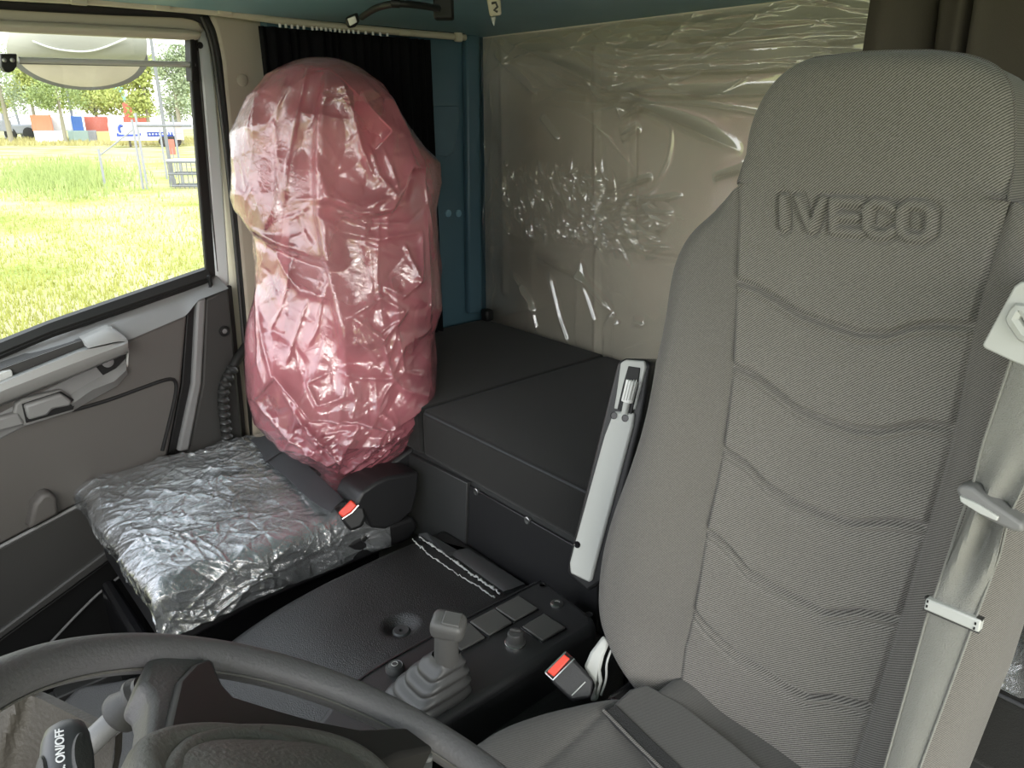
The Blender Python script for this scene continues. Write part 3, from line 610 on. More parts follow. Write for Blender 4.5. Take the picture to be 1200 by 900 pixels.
def over(px, amp, sharp, fall, fade=.03):
    # loose film puffed out above a tuck line, pulled in below it
    q = sorted(on_bag(px)); us = [p[0] for p in q]; yl = np.interp(fu, us, [p[1] for p in q]); s = fv - yl
    wn = np.clip((fu - us[0] + fade) / fade, 0, 1) * np.clip((us[-1] + fade - fu) / fade, 0, 1)
    return amp * wn * (1 / (1 + np.exp(-s / sharp)) * np.exp(-np.clip(s, 0, 9) / fall) - .35 * np.exp(-(np.clip(-s, 0, 9) / .03)) * (s < 0))
def side(px, amp, sharp, fall):
    q = sorted([p[::-1] for p in on_bag(px)]); vs_ = [p[0] for p in q]; xl_ = np.interp(fv, vs_, [p[1] for p in q]); s = fu - xl_
    wn = np.clip((fv - vs_[0]) / .04, 0, 1) * np.clip((vs_[-1] - fv) / .04, 0, 1)
    return amp * wn / (1 + np.exp(-s / sharp)) * np.exp(-np.clip(s, 0, 9) / fall)
dpk += over([(265, 240), (284, 256), (297, 276), (320, 289), (360, 304), (386, 311)], .042, .003, .10)
dpk += side([(385, 85), (374, 140), (372, 195), (374, 255), (386, 320), (395, 370), (403, 420)], .030, .003, .10)
dpk += over([(300, 470), (325, 437), (350, 462), (365, 482), (420, 484), (452, 494), (508, 470)], .026, .003, .06)
dpk += over([(385, 240), (420, 256), (455, 248), (470, 225), (480, 200)], .028, .003, .05)
rr = np.random.default_rng(23)
dpk += creases(fu, fv, 50, rr, .009, .09, .010, aL.min(), aR.max(), bbot, btop, ang=1.4, spread=.4)
dpk += creases(fu, fv, 230, rr, .0035, .045, .0038, aL.min(), aR.max(), bbot, btop)
q = on_bag([(290, 560), (515, 470)])
dpk += creases(fu, fv, 120, rr, .009, .07, .007, q[0][0], q[1][0], q[0][1], q[1][1], ang=.55, spread=.35)
dpk = dpk * front + (.014 * vnoise(np.stack([fu * 7, fv * 5, Dp * 7], -1), 4) + .006 * vnoise(np.stack([fu * 26, fv * 22, Dp * 26], -1), 5)) * np.clip(np.minimum(vv / .06, (1 - vv) / .05), 0, 1)[:, None]
rad = np.stack([(A - cen[:, None]) / np.maximum(half[:, None], .05) * .35, Dp / .18], -1); rn = np.linalg.norm(rad, axis=-1, keepdims=True) + 1e-6; rad = rad / rn
A2 = A + rad[..., 0] * dpk * .55; D2 = Dp + rad[..., 1] * dpk
Pw = PK.P0 + A2[..., None] * PK.a + Bq[..., None] * PK.b + D2[..., None] * PK.n
bag = E('plastic_bag', Pw[-1].mean(0), 'wrinkled pink plastic bag pulled over the passenger seat backrest', 'plastic bag')
M('bag_film', grid(Pw, wrap=True), K['pink'], bag)
def bagp(p, o): return PK.hit(p, o)
n = 26
fl_ = []
for i in range(n):
    r = i / (n - 1); e0 = np.array([414, 106]) * (1 - r) + np.array([460, 153]) * r
    e1_ = np.array([417, 165]) * (1 - r) + np.array([424, 189]) * min(1, r * 1.0)
    if r > .55: e1_ = np.array([424, 189]) * (1 - (r - .55) / .45) + np.array([459, 156]) * (r - .55) / .45
    fl_.append([bagp(e0 * (1 - s) + e1_ * s, .185 + .02 * math.sin(math.pi * s) * (1 - r * .5) + .012 * math.sin(3 * s + 4 * r)) for s in np.linspace(0, 1, 24)])
M('folded_flap', grid(np.array(fl_)), K['pink'], bag)
M('seam_edge', tube(resample([bagp(p, o) for p, o in [((348, 84), .12), (((356, 81)), .13), ((386, 81), .14), ((400, 92), .155), ((414, 106), .18), ((440, 133), .19), ((460, 153), .19), ((445, 170), .192), ((425, 189), .19)]], 50), .0022, 6), K['pink'], bag)

# ================================================================== engine tunnel, console, lever
TZ = ZC - .832
na, nb = 150, 170
Ut, Y = np.meshgrid(np.linspace(0, 1, na), np.linspace(-.25, .80, nb))
xlf = -1.165 - .20 * np.clip((.32 - Y) / .2, 0, 1) ** 1.5; X = xlf + (-.62 - xlf) * Ut
fr = np.clip((.54 - Y) / .4, 0, 2)
Z = TZ - .13 * fr ** 1.7 + .012 * np.exp(-((X + .98) / .10) ** 2 - ((Y - .42) / .09) ** 2) - .05 * np.clip((xlf + .05 - X) / .05, 0, 1) ** 2 + .004 * vnoise(np.stack([X * 6, Y * 6, X * 0], -1), 1)
gx, gy = onz((470, 733), TZ)[:2]
rg = np.hypot(X - gx, Y - gy); Z -= .018 * np.clip(1.5 - rg / .022, 0, 1)
tm = M('engine_tunnel_mat', loft(list(np.stack([X, Y, Z], -1)), na, (0, 0, -.14)), K['mat'], label='black speckled rubber mat covering the engine tunnel', cat='mat')
M('grommet', lathe((gx, gy, TZ - .018), (0, 0, 1), [(.016, -.004), (.016, .006), (.013, .009), (.004, .008), (.003, .002)], 24), K['rubgrey'], tm)
r2 = np.random.default_rng(3)
for pts, rr_, mm in (([(484, 632), (505, 652), (540, 675), (580, 700)], .0012, 'light'), ([(492, 630), (515, 645), (552, 672), (586, 695)], .0019, 'light')):
    Pp = resample([onz(p, TZ + .006) for p in pts], 60); Pp[:, 2] += .0012 * r2.normal(size=60) * (1 if mm == 'light' else .4); Pp[:, 1] += .0008 * r2.normal(size=60)
    M('torn_edge', tube(Pp, rr_ * (1 + .4 * r2.normal(size=60)).clip(.3, 2), 7), K[mm], tm)
M('sill_plate', loft([[onz(p, TZ + .004) for p in [(490, 626), (530, 650), (590, 693)]], [onz(p, TZ + .012) for p in [(500, 624), (540, 647), (600, 690)]], [onz(p, TZ + .012) for p in [(522, 648), (547, 642), (615, 684)]]], 20, (0, 0, -.02)), K['bunkbase'], tm)
# footwell box below the passenger seat front
M('footwell_box', prism([(-1.66, .232, .005), (-1.26, .232, .005), (-1.26, .262, .005), (-1.66, .262, .005)], (0, 0, .295)), K['gloss_black'], bev=.01, label='black glossy box standing on the floor against the passenger seat front', cat='box')
# console
CZ = ZC - .76
cpx = [(628, 677), (510, 737), (450, 770), (415, 792), (392, 815), (370, 845), (340, 900), (420, 940), (470, 880), (519, 846), (640, 771), (699, 734), (697, 722), (642, 680)]
con = E('centre_console', onz((560, 760), CZ - .2), 'black centre console with blank switches between the two seats', 'console')
M('console_body', prism([onz(p, CZ) for p in cpx], (0, 0, -.26)), K['console'], con, bev=.02, seg=5)
M('top_seam', tube(resample([onz(p, CZ + .0005) for p in [(634, 681), (512, 743), (453, 776), (420, 797), (398, 819)]], 40, True), .0016, 6), K['gloss_black'], con)
c4 = lambda x, y: (420 + x / 3.75, 660 + y / 3.75)
for q in ([(602, 205), (703, 150), (787, 206), (686, 261)], [(490, 266), (597, 207), (674, 268), (574, 325)], [(384, 325), (487, 270), (556, 334), (450, 391)], [(720, 287), (815, 230), (909, 291), (808, 348)]):
    pts = [onz(c4(*p), CZ + .001) for p in q]; cc = sum(pts) / 4
    s_ = M('switch_frame', prism([cc + (p - cc) * 1.09 for p in pts], (0, 0, .0015)), K['gloss_black'], con, bev=.0006)
    M('blank_switch', prism([p + V3(0, 0, .0012) for p in pts], (0, 0, .0035)), K['blank'], s_, bev=.0012)
for x, y in ((810, 98), (1014, 226)): M('screw_hole', lathe(onz(c4(x, y), CZ), (0, 0, 1), [(.0065, .0), (.0065, .001), (.005, .0012), (.004, -.001)], 16), K['black'], con)
kn = M('console_screw', lathe(onz(c4(872, 180), CZ), (0, 0, 1), [(.011, 0), (.011, .002), (.008, .004), (.005, .004), (.0045, .0025)], 20), K['screw'], con)
kb = M('rotary_knob', lathe(onz(c4(690, 352), CZ), (0, 0, 1), [(.016, 0), (.016, .004), (.0125, .006), (.0125, .018), (.011, .021), (.004, .0215)], 26), K['rubgrey'], con)
M('knob_ring', lathe(onz(c4(690, 352), CZ), (0, 0, 1), [(.0165, 0), (.0165, .003), (.014, .0045)], 26), K['chrome'], kb)
M('knob_grip', box(onz(c4(690, 352), CZ) + V3(0, 0, .024), (.018, .006, .006), [V3(.8, .6, 0), V3(-.6, .8, 0), ZV]), K['dark'], kb, bev=.002)
pb = M('push_button', lathe(onz((463, 785), CZ), (0, 0, 1), [(.014, 0), (.014, .005), (.0115, .009), (.0105, .008), (.009, .0085), (.004, .011)], 24), K['rubgrey'], con)
M('button_mark', tube([onz((463, 785), CZ) + V3(.0045 * math.cos(a), .0045 * math.sin(a), .0112) for a in np.linspace(0, 2 * math.pi, 20, endpoint=False)], .0006, 5, True), K['light'], pb)
# lever with folded boot
lv = E('gear_lever', onz((503, 806), CZ), 'grey gear lever with a folded rubber boot on the console', 'lever')
lb = onz((500, 812), CZ); lt = onz((523, 772), CZ + .062)
ring = []
for hh, r in [(0, .056), (.006, .057), (.012, .050), (.016, .046), (.020, .050), (.026, .049), (.031, .040), (.034, .037), (.038, .041), (.044, .040), (.049, .031), (.052, .028), (.056, .031), (.061, .029), (.066, .021), (.072, .018)]:
    f = hh / .072; c = lb * (1 - f) + lt * f; c[2] = lb[2] + hh
    row = []
    for k in range(48):
        a = 2 * math.pi * k / 48; cx, sx = math.cos(a), math.sin(a); e = .5
        row.append(c + V3(.82 * r * np.sign(cx) * abs(cx) ** e, r * np.sign(sx) * abs(sx) ** e, -.006 * (f < .95) * (sx * sx) + .0))
    ring.append(row)
bt = M('rubber_boot', grid(np.array([r + r[:1] for r in ring])), K['rubgrey'], lv, sub=1)
l0 = lt + V3(0, 0, -.01); l1 = onz((523, 737), CZ + .128)
M('lever_stem', tube(resample([l0, l1], 8), np.linspace(.0175, .0155, 8), 16), K['lever'], lv)
ud = (l1 - l0) / np.linalg.norm(l1 - l0)
hx_ = RV * .95 + HV * -.2; hx_ = hx_ - ud * (hx_ @ ud); hx_ /= np.linalg.norm(hx_); hy_ = np.cross(ud, hx_)
M('lever_knob', box(l1 + ud * .008 + hx_ * .003, (.046, .034, .030), [hx_, hy_, ud]), K['lever'], lv, bev=.010, seg=4)
M('knob_cap', box(l1 + ud * .023 + hx_ * .008, (.024, .022, .004), [hx_, hy_, ud]), K['lever'], lv, bev=.0018)
# ================================================================== driver seat
SP = Plane((0, .68, ZC - .713), (0, -1, .1))
ds = E('driver_seat', (-.335, .5, 0), 'large grey twill driver seat with raised lettering below its headrest', 'seat')
def shh(px): return np.array([SP.loc(SP.hit(p, -.016 * min(max((213 - p[1]) / 60, 0), 1))) for p in px])
def sh(px, o=0.): return np.array([SP.loc(SP.hit(p, o)) for p in px])
LO = sh([(865, 214), (838, 230), (806, 250), (785, 272), (773, 300), (769, 330), (768, 380), (760, 440), (750, 490), (735, 540), (713, 598), (701, 645), (697, 690), (700, 718), (714, 752), (735, 784), (765, 812)], .012)
LH = shh([(1088, 60.0), (1060, 58.6), (1030, 58.6), (1000, 60), (970, 64), (941, 73), (915, 90), (896, 114), (881, 148), (871, 184), (865.5, 213)])
SL = sh([(865.5, 213), (862, 330), (858, 430), (847, 525), (827, 622), (813, 713), (801, 760), (795, 806), (797, 840)])
SR = sh([(1182, 240), (1165, 292), (1140, 382), (1117, 508), (1088, 610), (1041, 767), (1000, 895), (990, 930)])
RH = np.array([SP.loc(SP.hit(p, -.016 * min(max((240 - p[1]) / 60, 0), 1))) for p in [(1092, 60.4), (1125, 63.5), (1153, 70), (1176, 84), (1188, 106), (1190, 150), (1187, 200), (1182, 240)]])
RL = sh([(1232, 610), (1200, 708), (1174, 790), (1163, 815), (1131, 898), (1110, 950)], -.045)
SC = -.335
LO = resample(LO, 240, True); LH = resample(LH, 160, True); RH = resample(RH, 160, True); SR = resample(SR, 120, True)
def iv(Q, h): o = np.argsort(Q[:, 1]); return np.interp(h, Q[o, 1], Q[o, 0])
hTop = SP.loc(SP.hit((1090, 60.2), -.016))[1]; hSh = SL[0, 1]; hBot = SP.loc(SP.hit((797, 842)))[1]
hs = np.concatenate([np.linspace(hBot, hSh - .001, 380), np.linspace(hSh, hTop - .03, 110)[0:], hTop - .03 + .03 * np.sin(np.linspace(0, math.pi / 2, 30)[1:])])
nh = len(hs)
sL = np.where(hs < hSh, iv(LO, hs), iv(LH, hs)); seamL = np.where(hs < hSh, iv(SL, hs), iv(LH, hs))
mir = 2 * SC - iv(LO, hs)
sRlow = iv(RL, hs); hR0 = RL[:, 1].max()
bl = np.clip((hs - hR0) / .10, 0, 1)
sR = np.where(hs < hSh, sRlow * (1 - bl) + mir * bl, iv(RH, hs))
seamR = np.where(hs < hSh, iv(SR, hs), iv(RH, hs))
k = hs >= hSh                                            # join the shoulder to the head restraint smoothly
kk = np.clip((hs - hSh) / .02, 0, 1); sR = np.where(k, iv(RH, hs) * kk + (1 - kk) * np.interp(hSh - .002, hs, sR), sR)
sR = np.where(hs < hSh, np.maximum(sR, seamR + .004 + .03 * np.clip((hSh - hs) / .02, 0, 1)), sR)
apex = SP.loc(SP.hit((1030, 60), -.004))[0]
WAVES = [[(864, 329), (885, 337), (909, 352), (930, 367), (960, 379), (999, 391), (1035, 392), (1068, 382), (1098, 380), (1143, 382)],
 [(859, 428), (885, 442), (909, 463), (930, 481), (960, 494), (996, 505), (1026, 506), (1050, 502), (1077, 497), (1119, 502)],
 [(847, 525), (873, 545), (894, 570), (918, 587), (954, 603), (993, 615), (1020, 613), (1044, 612), (1088, 617)],
 [(826, 620), (840, 630), (855, 647), (873, 672), (900, 690), (930, 705), (960, 720), (981, 720), (1002, 717), (1052, 724)],
 [(812, 713), (825, 733), (840, 751), (858, 769), (885, 787), (915, 808), (942, 820), (969, 818), (1014, 826)]]
def seatgrid(a, b, n, fn, name, m, **kw):
    S_ = a[:, None] + (b - a)[:, None] * np.linspace(0, 1, n)[None]; Hh = np.repeat(hs[:, None], n, 1)
    f = fn(S_, Hh)
    P = SP.P0 + S_[..., None] * SP.a + Hh[..., None] * SP.b + f[..., None] * SP.n
    return S_, Hh, P
def round_over(dist, w, depth):
    t = np.clip(dist / w, 0, 1); return -depth * (1 - np.sqrt(np.clip(1 - (1 - t) ** 2, 0, 1)))
# lettering strokes, unit cell x 0..1 over the whole word, y 0..1
LET = [[[(.035, .06), (.035, .94)]], [[(.14, .94), (.225, .06), (.31, .94)]], [[(.54, .93), (.375, .93), (.375, .07), (.54, .07)], [(.375, .5), (.52, .5)]],
       [[(.745, .80), (.715, .92), (.64, .94), (.59, .78), (.59, .22), (.64, .06), (.715, .08), (.745, .20)]],
       [[(.84, .94), (.92, .94), (.965, .78), (.965, .22), (.92, .06), (.84, .06), (.795, .22), (.795, .78), (.84, .94)]]]
tl, tr, bl_, br = [sh([p])[0] for p in ((911, 229), (1098, 238), (911, 268), (1095, 283))]
def let_pt(x, y): return tuple((tl * (1 - x) + tr * x) * y + (bl_ * (1 - x) + br * x) * (1 - y))
lh = np.linalg.norm(tl - bl_)
def f_center(S_, Hh):
    f = np.zeros(S_.shape)
    wdt = (seamR - seamL)[:, None]; x = np.clip((S_ - seamL[:, None]) / wdt, 0, 1)
    f += -.012 * np.sin(math.pi * x) * np.clip((hSh + .03 - Hh) / .12, 0, 1)                                     # shallow hollow between the bolsters
    f += .012 * np.clip((Hh - hSh) / .1, 0, 1) * np.sin(math.pi * x)
    for w_ in WAVES:
        q = [tuple(z) for z in sh(w_)]
        o = sorted(q); yl = np.interp(S_, [p[0] for p in o], [p[1] for p in o]); d = Hh - yl
        f += -.0065 * np.exp(-(d / .0035) ** 2) + .0045 * np.exp(-np.clip(d, 0, 1) / .035) * (d > 0) * (1 - np.exp(-d / .004))
        f += -.0028 * np.exp(-((d + .0125) / .0028) ** 2) + .0015 * np.exp(-((d + .006) / .003) ** 2)
    f *= 1 - (1 - np.clip(np.minimum(x, 1 - x) / .02, 0, 1)) * np.clip((hSh - Hh) / .02, 0, 1)
    bx_ = (S_ > tl[0] - .02) & (S_ < tr[0] + .02) & (Hh > bl_[1] - .03) & (Hh < tr[1] + .03)
    if bx_.any():
        D_ = np.full(S_.shape, 1e9)
        for L_ in LET:
            for st_ in L_:
                d, _ = seg_dist(S_[bx_], Hh[bx_], [let_pt(*p) for p in st_]); D_[bx_] = np.minimum(D_[bx_], d)
        hw = lh * .115
        f += .0040 * np.clip((hw + .0012 - D_) / .0024, 0, 1) - .0032 * np.exp(-((D_ - hw - .0028) / .0018) ** 2)
    # crown of the head restraint rounds over
    dT = np.minimum(np.minimum(S_ - sL[:, None], sR[:, None] - S_) + 1 * (Hh < hSh - .01) , 9)
    up = hTop - Hh
    ed = np.where(Hh > hSh, np.minimum(dT, up), 9)
    f += np.where(Hh > hSh, round_over(ed, .022, .016) * np.clip((Hh - hSh) / .03, 0, 1), 0)
    f += -.003 * (np.exp(-((S_ - seamL[:, None]) / .003) ** 2) + np.exp(-((S_ - seamR[:, None]) / .003) ** 2)) * np.clip((hSh - Hh) / .02, 0, 1)
    return f
def f_left(S_, Hh):
    w_ = (seamL - sL)[:, None] + 1e-6; x = (seamL[:, None] - S_) / w_
    up = np.clip((hSh - Hh) / .05, 0, 1) ; rise = .040 * np.clip((hSh - Hh) / .22, .1, 1)
    return rise * np.sin(np.clip(x / .62, 0, 1) * math.pi / 2) ** 1.3 + round_over((1 - x) * w_, np.minimum(.045, w_ * .9), np.minimum(.075, w_ * 1.2)) - .003 * np.exp(-((1 - x) * 0 + x * w_ / .003) ** 2)
def f_right(S_, Hh):
    w_ = (sR - seamR)[:, None] + 1e-6; x = (S_ - seamR[:, None]) / w_
    rise = .034 * np.clip((hSh - Hh) / .22, .1, 1)
    return rise * np.sin(np.clip(x / .5, 0, 1) * math.pi / 2) ** 1.3 - .004 * np.exp(-((x - .62) * w_ / .0035) ** 2) + round_over((1 - x) * w_, np.minimum(.055, w_ * .9), np.minimum(.085, w_ * 1.0)) - .003 * np.exp(-(x * w_ / .003) ** 2)
bz = np.clip((hs - hBot) / .03, 0, 1)
S_, H_, P = seatgrid(seamL, seamR, 210, f_center, 'c', None)
br_ = E('x', (0, 0, 0), None, None); bpy.data.objects.remove(br_)
back = prism([SP.pt(s, h, -.03) for s, h in [(SC - .20, hBot), (SC + .20, hBot), (SC + .205, hBot + .2), (SC + .16, hSh - .06), (SC + .11, hSh), (SC + .11, hTop - .03), (SC - .11, hTop - .03), (SC - .11, hSh), (SC - .16, hSh - .06), (SC - .205, hBot + .2)]], -SP.n * .10)
shell = M('backrest_shell', back, K['dark'], ds, bev=.03, seg=3)
M('backrest_panel', grid(P), K['twill'], ds)
def bolster(a, b, n, fn, flip):
    S_, H_, P = seatgrid(a, b, n, fn, '', None); rows = P[hs < hSh + .004]
    outer = rows[:, 0 if flip else -1]; sgn = -1 if flip else 1
    wr = [outer + SP.a * sgn * .004 * math.sin(t * math.pi) - SP.n * (t * .06) - SP.a * sgn * .02 * t * t for t in np.linspace(0, 1, 9)[1:]]
    wr = np.stack(wr, 1)
    rows = np.concatenate([wr[:, ::-1], rows], 1) if flip else np.concatenate([rows, wr], 1)
    return rows
RWl = bolster(sL, seamL, 60, f_left, True); RWr = bolster(seamR, sR, 60, f_right, False)
M('side_bolster', grid(RWl), K['twillfine'], ds); M('side_bolster', grid(RWr), K['twillfine'], ds)
# head restraint side wall
k = hs >= hSh - .004
rim = np.concatenate([P[k][:, 0], P[-1], P[k][::-1, -1]], 0)
M('headrest_side', grid(np.stack([rim - SP.n * t for t in np.linspace(0, .075, 8)])), K['twillfine'], ds)
M('headrest_piping', tube(rim[::2] + SP.n * .0005, .0016, 7), K['twillfine'], ds)
# seat cushion
cz_ = ZC - .70
nx, ny = 120, 110
ys_ = np.linspace(.10, .715, ny); uu = np.linspace(-1, 1, nx)
xl = -.565 + .095 * np.clip((ys_ - .44) / .2, 0, 1) ** 1.5; xr = np.full(ny, -.105)
x = np.repeat(uu[None], ny, 0); Y = np.repeat(ys_[:, None], nx, 1); X = xl[:, None] + (xr - xl)[:, None] * (x + 1) / 2
Z = cz_ - .016 + .020 * np.exp(-((np.abs(x) - .78) / .22) ** 2) - .10 * np.clip((np.abs(x) - .82) / .18, 0, 1) ** 2.2 - .06 * np.clip((.2 - Y) / .1, 0, 1) ** 2
Z -= .005 * np.exp(-((np.abs(X + .34) - .125) / .004) ** 2)
M('seat_cushion', loft(list(np.stack([X, Y, Z], -1)), nx, (0, 0, -.09)), K['cushtw'], ds)
M('seat_suspension', J(bb(-.55, -.13, .18, .74, .04, cz_ - .10), bb(-.50, -.18, .60, .78, cz_ - .14, cz_ - .02)), K['gloss_black'], ds, bev=.012)
def cz2(p, o=0): return onz(p, cz_ - .012 + o)
M('rear_pad', prism([cz2(p, .017) for p in [(716, 826), (738, 806), (758, 800), (798, 822), (860, 870), (930, 930), (800, 930), (760, 880)]], (0, 0, -.02)), K['cushtw'], ds, bev=.006, seg=3)
M('fastening_strip', prism([cz2(p, .020) for p in [(709, 833), (721, 824), (760, 862), (806, 905), (786, 908), (745, 868)]], (0, 0, -.012)), K['velcro'], ds, bev=.002)
M('pad_piping', tube(resample([cz2(p, .020) for p in [(707, 832), (744, 870), (785, 910)]], 20), .002, 6), K['twillfine'], ds)
# folded armrest on the inboard side: light face, black back
pA = V3(-.62, .77, ZC - .33); pB = V3(-.62, .684, ZC - .64); ud = (pA - pB) / np.linalg.norm(pA - pB)
nA = V3(.22, -.96, 0); nA = nA - ud * (nA @ ud)
AP = Plane(pA, nA, ud)
ar = M('folded_armrest', slab([(723, 424), (732, 420), (757, 421), (763, 427), (752, 490), (716, 640), (706, 682), (688, 694), (664, 672), (666, 655)], AP, -.07, -.001), K['satin'], ds, bev=.008, seg=3, label='upright black folded armrest with light grey face')
M('armrest_face', slab([(727, 425), (733, 421.5), (755, 423), (757, 430), (748, 464), (744, 480), (733, 481), (719, 479), (722, 462)], AP, -.01, .002), K['light'], ar, bev=.002)
M('armrest_face', slab([(719, 482), (743, 484), (741, 500), (700, 652), (693, 680), (690, 683), (668, 672), (667, 660), (672, 640), (708, 510)], AP, -.01, .004), K['light'], ar, bev=.003)
M('handle_slot', slab([(736, 429), (750, 431), (747, 455), (740, 486), (723, 480), (730, 450)], AP, -.01, .0035), K['black'], ar, bev=.001)
M('release_grip', tube([AP.hit((741, 446), .006), AP.hit((735, 471), .006)], np.array([.0085, .0085]), 14), K['white'], ar)
for dx in (-4, -1, 2, 5): M('grip_ridge', tube([AP.hit((741 + dx, 445), .014), AP.hit((735 + dx, 469), .014)], .001, 6), K['light'], ar)
M('grip_stem', tube([AP.hit((735, 470), .005), AP.hit((732, 485), .005)], .005, 10), K['light'], ar)
for p in ((720, 487), (733, 490), (677, 638)): M('face_hole', lathe(AP.hit(p, .003), AP.n, [(.0052, 0), (.0052, .0018), (.0045, .0012)], 14), K['gloss_black'], ar)
# seat side bracket
pS = att((704, 785), 1.0); SB = Plane(pS, C0 - pS)
M('side_bracket', slab([(707, 744), (715, 752), (708, 768), (704, 785), (706, 798), (700, 822), (691, 822), (698, 802), (684, 782), (692, 764)], SB, -.02, 0), K['light'], ds, bev=.004)
M('bracket_cable', tube(resample([SB.hit(p, -.004) for p in [(716, 762), (710, 778), (711, 795), (704, 815)]], 24, True), .0016, 6), K['light'], ds)
# buckle with red button
pQ = att((668, 795), .97); QB = Plane(pQ, C0 - pQ)
bq = M('belt_buckle', slab([(640, 790), (664, 764), (671, 770), (696, 797), (693, 818), (670, 822), (648, 801)], QB, -.035, 0), K['satin'], ds, bev=.004, seg=3)
M('red_release_button', slab([(641, 787), (660, 766), (668, 772), (649, 793)], QB, -.004, .004), K['red'], bq, bev=.0015, label='red release button')
M('button_frame', tube([QB.hit(p, .003) for p in [(639, 788), (648, 797), (673, 772), (663, 764), (639, 788)]], .0016, 6), K['chrome'], bq)
M('raised_mark', tube([QB.hit(p, .001) for p in [(670, 815), (686, 799)]], .0008, 6), K['light'], bq)
# belt, its guide and slides
bo = .046
Lb = [(1200, 378), (1176, 450), (1152, 520), (1140, 570), (1131, 593), (1112, 650), (1095, 700), (1086, 724), (1062, 810), (1038, 895), (1024, 950)]
Rb = [(1262, 400), (1240, 450), (1222, 520), (1200, 570), (1183, 604), (1172, 650), (1149, 710), (1137, 742), (1110, 815), (1080, 895), (1062, 950)]
rowsB = []
nU = 13
La = resample([SP.hit(p, bo) for p in Lb], 60); Ra = resample([SP.hit(p, bo) for p in Rb], 60)
for u_ in np.linspace(0, 1, nU):
    c = La * (1 - u_) + Ra * u_
    tt = np.linspace(0, 1, 60); pin = np.exp(-((tt - .36) / .10) ** 2)
    c = c + SP.n[None] * (.010 * pin * np.sin(u_ * 9 + tt * 14) + .003 * math.sin(u_ * math.pi))[:, None]
    rowsB.append(c)
sb = M('seat_belt', loft(rowsB, 60, -SP.n * .002), K['belt'], ds)
for e_ in (La, Ra): M('webbing_edge', tube(e_ + SP.n * .001, .0012, 6), K['belt'], sb)
M('belt_tongue', slab([(1119, 573), (1127, 568), (1140, 572), (1160, 588), (1199, 614), (1199, 624), (1188, 624), (1150, 606), (1124, 584)], SP, bo - .004, bo + .018), K['grey'], sb, bev=.003, seg=3)
M('tongue_plate', slab([(1124, 581), (1146, 591), (1170, 606), (1168, 611), (1147, 602), (1125, 588)], SP, bo, bo + .021), K['light'], sb, bev=.001)
bs_ = M('belt_stop', slab([(1085, 701), (1150, 728), (1147, 742), (1082, 714)], SP, bo - .002, bo + .008), K['light'], sb, bev=.0015)
for q in ([(1083, 700), (1151, 727), (1150.5, 729), (1084, 702.5)], [(1082, 713), (1147, 741), (1146.5, 743), (1081, 715)]): M('stop_edge', slab(q, SP, bo - .002, bo + .006), K['dark'], bs_, bev=0)
for p in ((1087, 705), (1086, 710.5), (1143, 731), (1141.5, 736.5)): M('stop_slot', slab([(p[0] - .9, p[1] - 1.8), (p[0] + 1.2, p[1] - 1.2), (p[0] + .6, p[1] + 1.8), (p[0] - 1.4, p[1] + 1.2)], SP, bo, bo + .0085), K['black'], bs_, bev=0)
gp_ = M('belt_guide', slab([(1196, 330), (1188, 336), (1151, 404), (1153, 408), (1187, 424), (1230, 440), (1270, 360), (1240, 330)], SP, .01, .05), K['light'], ds, bev=.006, seg=3, label='pale belt guide plate')
rg_ = [SP.hit(p, .052) for p in [(1194, 362), (1205, 366), (1216, 388), (1212, 398), (1200, 393), (1187, 374)]]
rg2 = resample(rg_ + rg_[:1], 30, False)[:-1]
M('guide_eyelet', tube(rg2, .0055, 8, True), K['light'], gp_); M('guide_slot', prism(rg_, SP.n * -.004), K['black'], gp_)

# ================================================================== steering wheel
tl_ = math.radians(35); WC = V3(-.312, .126, .873); WN = V3(0, math.sin(tl_), math.cos(tl_)); WR = .2185
WP = Plane(WC, WN, (0, 1, 0))
we1 = V3(1, 0, 0); we2 = np.cross(we1, WN)
wh = E('steering_wheel', WC, 'grey grained steering wheel with a broad airbag hub in the foreground', 'steering wheel')
M('rim', tube([WC + WR * (math.cos(a) * we1 + math.sin(a) * we2) for a in np.linspace(0, 2 * math.pi, 160, endpoint=False)], .0148, 20, True), K['wheel'], wh)
M('rim_seam', tube([WC + WN * -.004 + (WR - .0148) * (math.cos(a) * we1 + math.sin(a) * we2) for a in np.linspace(0, 2 * math.pi, 160, endpoint=False)], .0012, 6, True), K['hub'], wh)
sp1 = M('spoke', slab([(164, 798), (174, 772), (205, 758), (252, 768), (256, 786), (240, 780), (228, 786), (216, 800), (210, 832), (202, 872), (190, 930), (150, 960), (166, 890), (174, 852), (178, 818), (174, 806)], WP, -.026, .004), K['wheel'], wh, bev=.011, seg=4)
M('spoke_trim', slab([(247, 769), (252, 778), (262, 801), (275, 815), (320, 829), (365, 842), (420, 853), (476, 851), (510, 876), (470, 884), (440, 900), (380, 900), (260, 900), (186, 900), (191, 868), (200, 829), (208, 796), (226, 777)], WP, -.03, .009), K['insert'], wh, bev=.004)
M('trim_step', slab([(452, 886), (509, 877), (508, 888), (455, 896)], WP, -.035, -.006), K['grey'], wh, bev=.002)
M('trim_step', slab([(456, 898), (508, 889), (507, 905), (462, 912)], WP, -.035, -.010), K['ledge'], wh, bev=.002)
def wloc(p, o=0): P_ = WP.hit(p, o) - WC; return P_ @ we1, P_ @ we2
hb = [WP.hit(p, .012) - WN * .012 for p in [(176, 945), (180, 914), (187, 890), (200, 868), (222, 850), (265, 841), (305, 840), (345, 843), (390, 851), (425, 864), (452, 884), (475, 910), (486, 945)]]
hc = sum(hb[2:9]) / 7 - we2 * .10
HRr = .098; 
hcen = WC - WN * .01
hubg = []
top = resample(hb, 60, True)
ctr = (top[0] + top[-1]) / 2
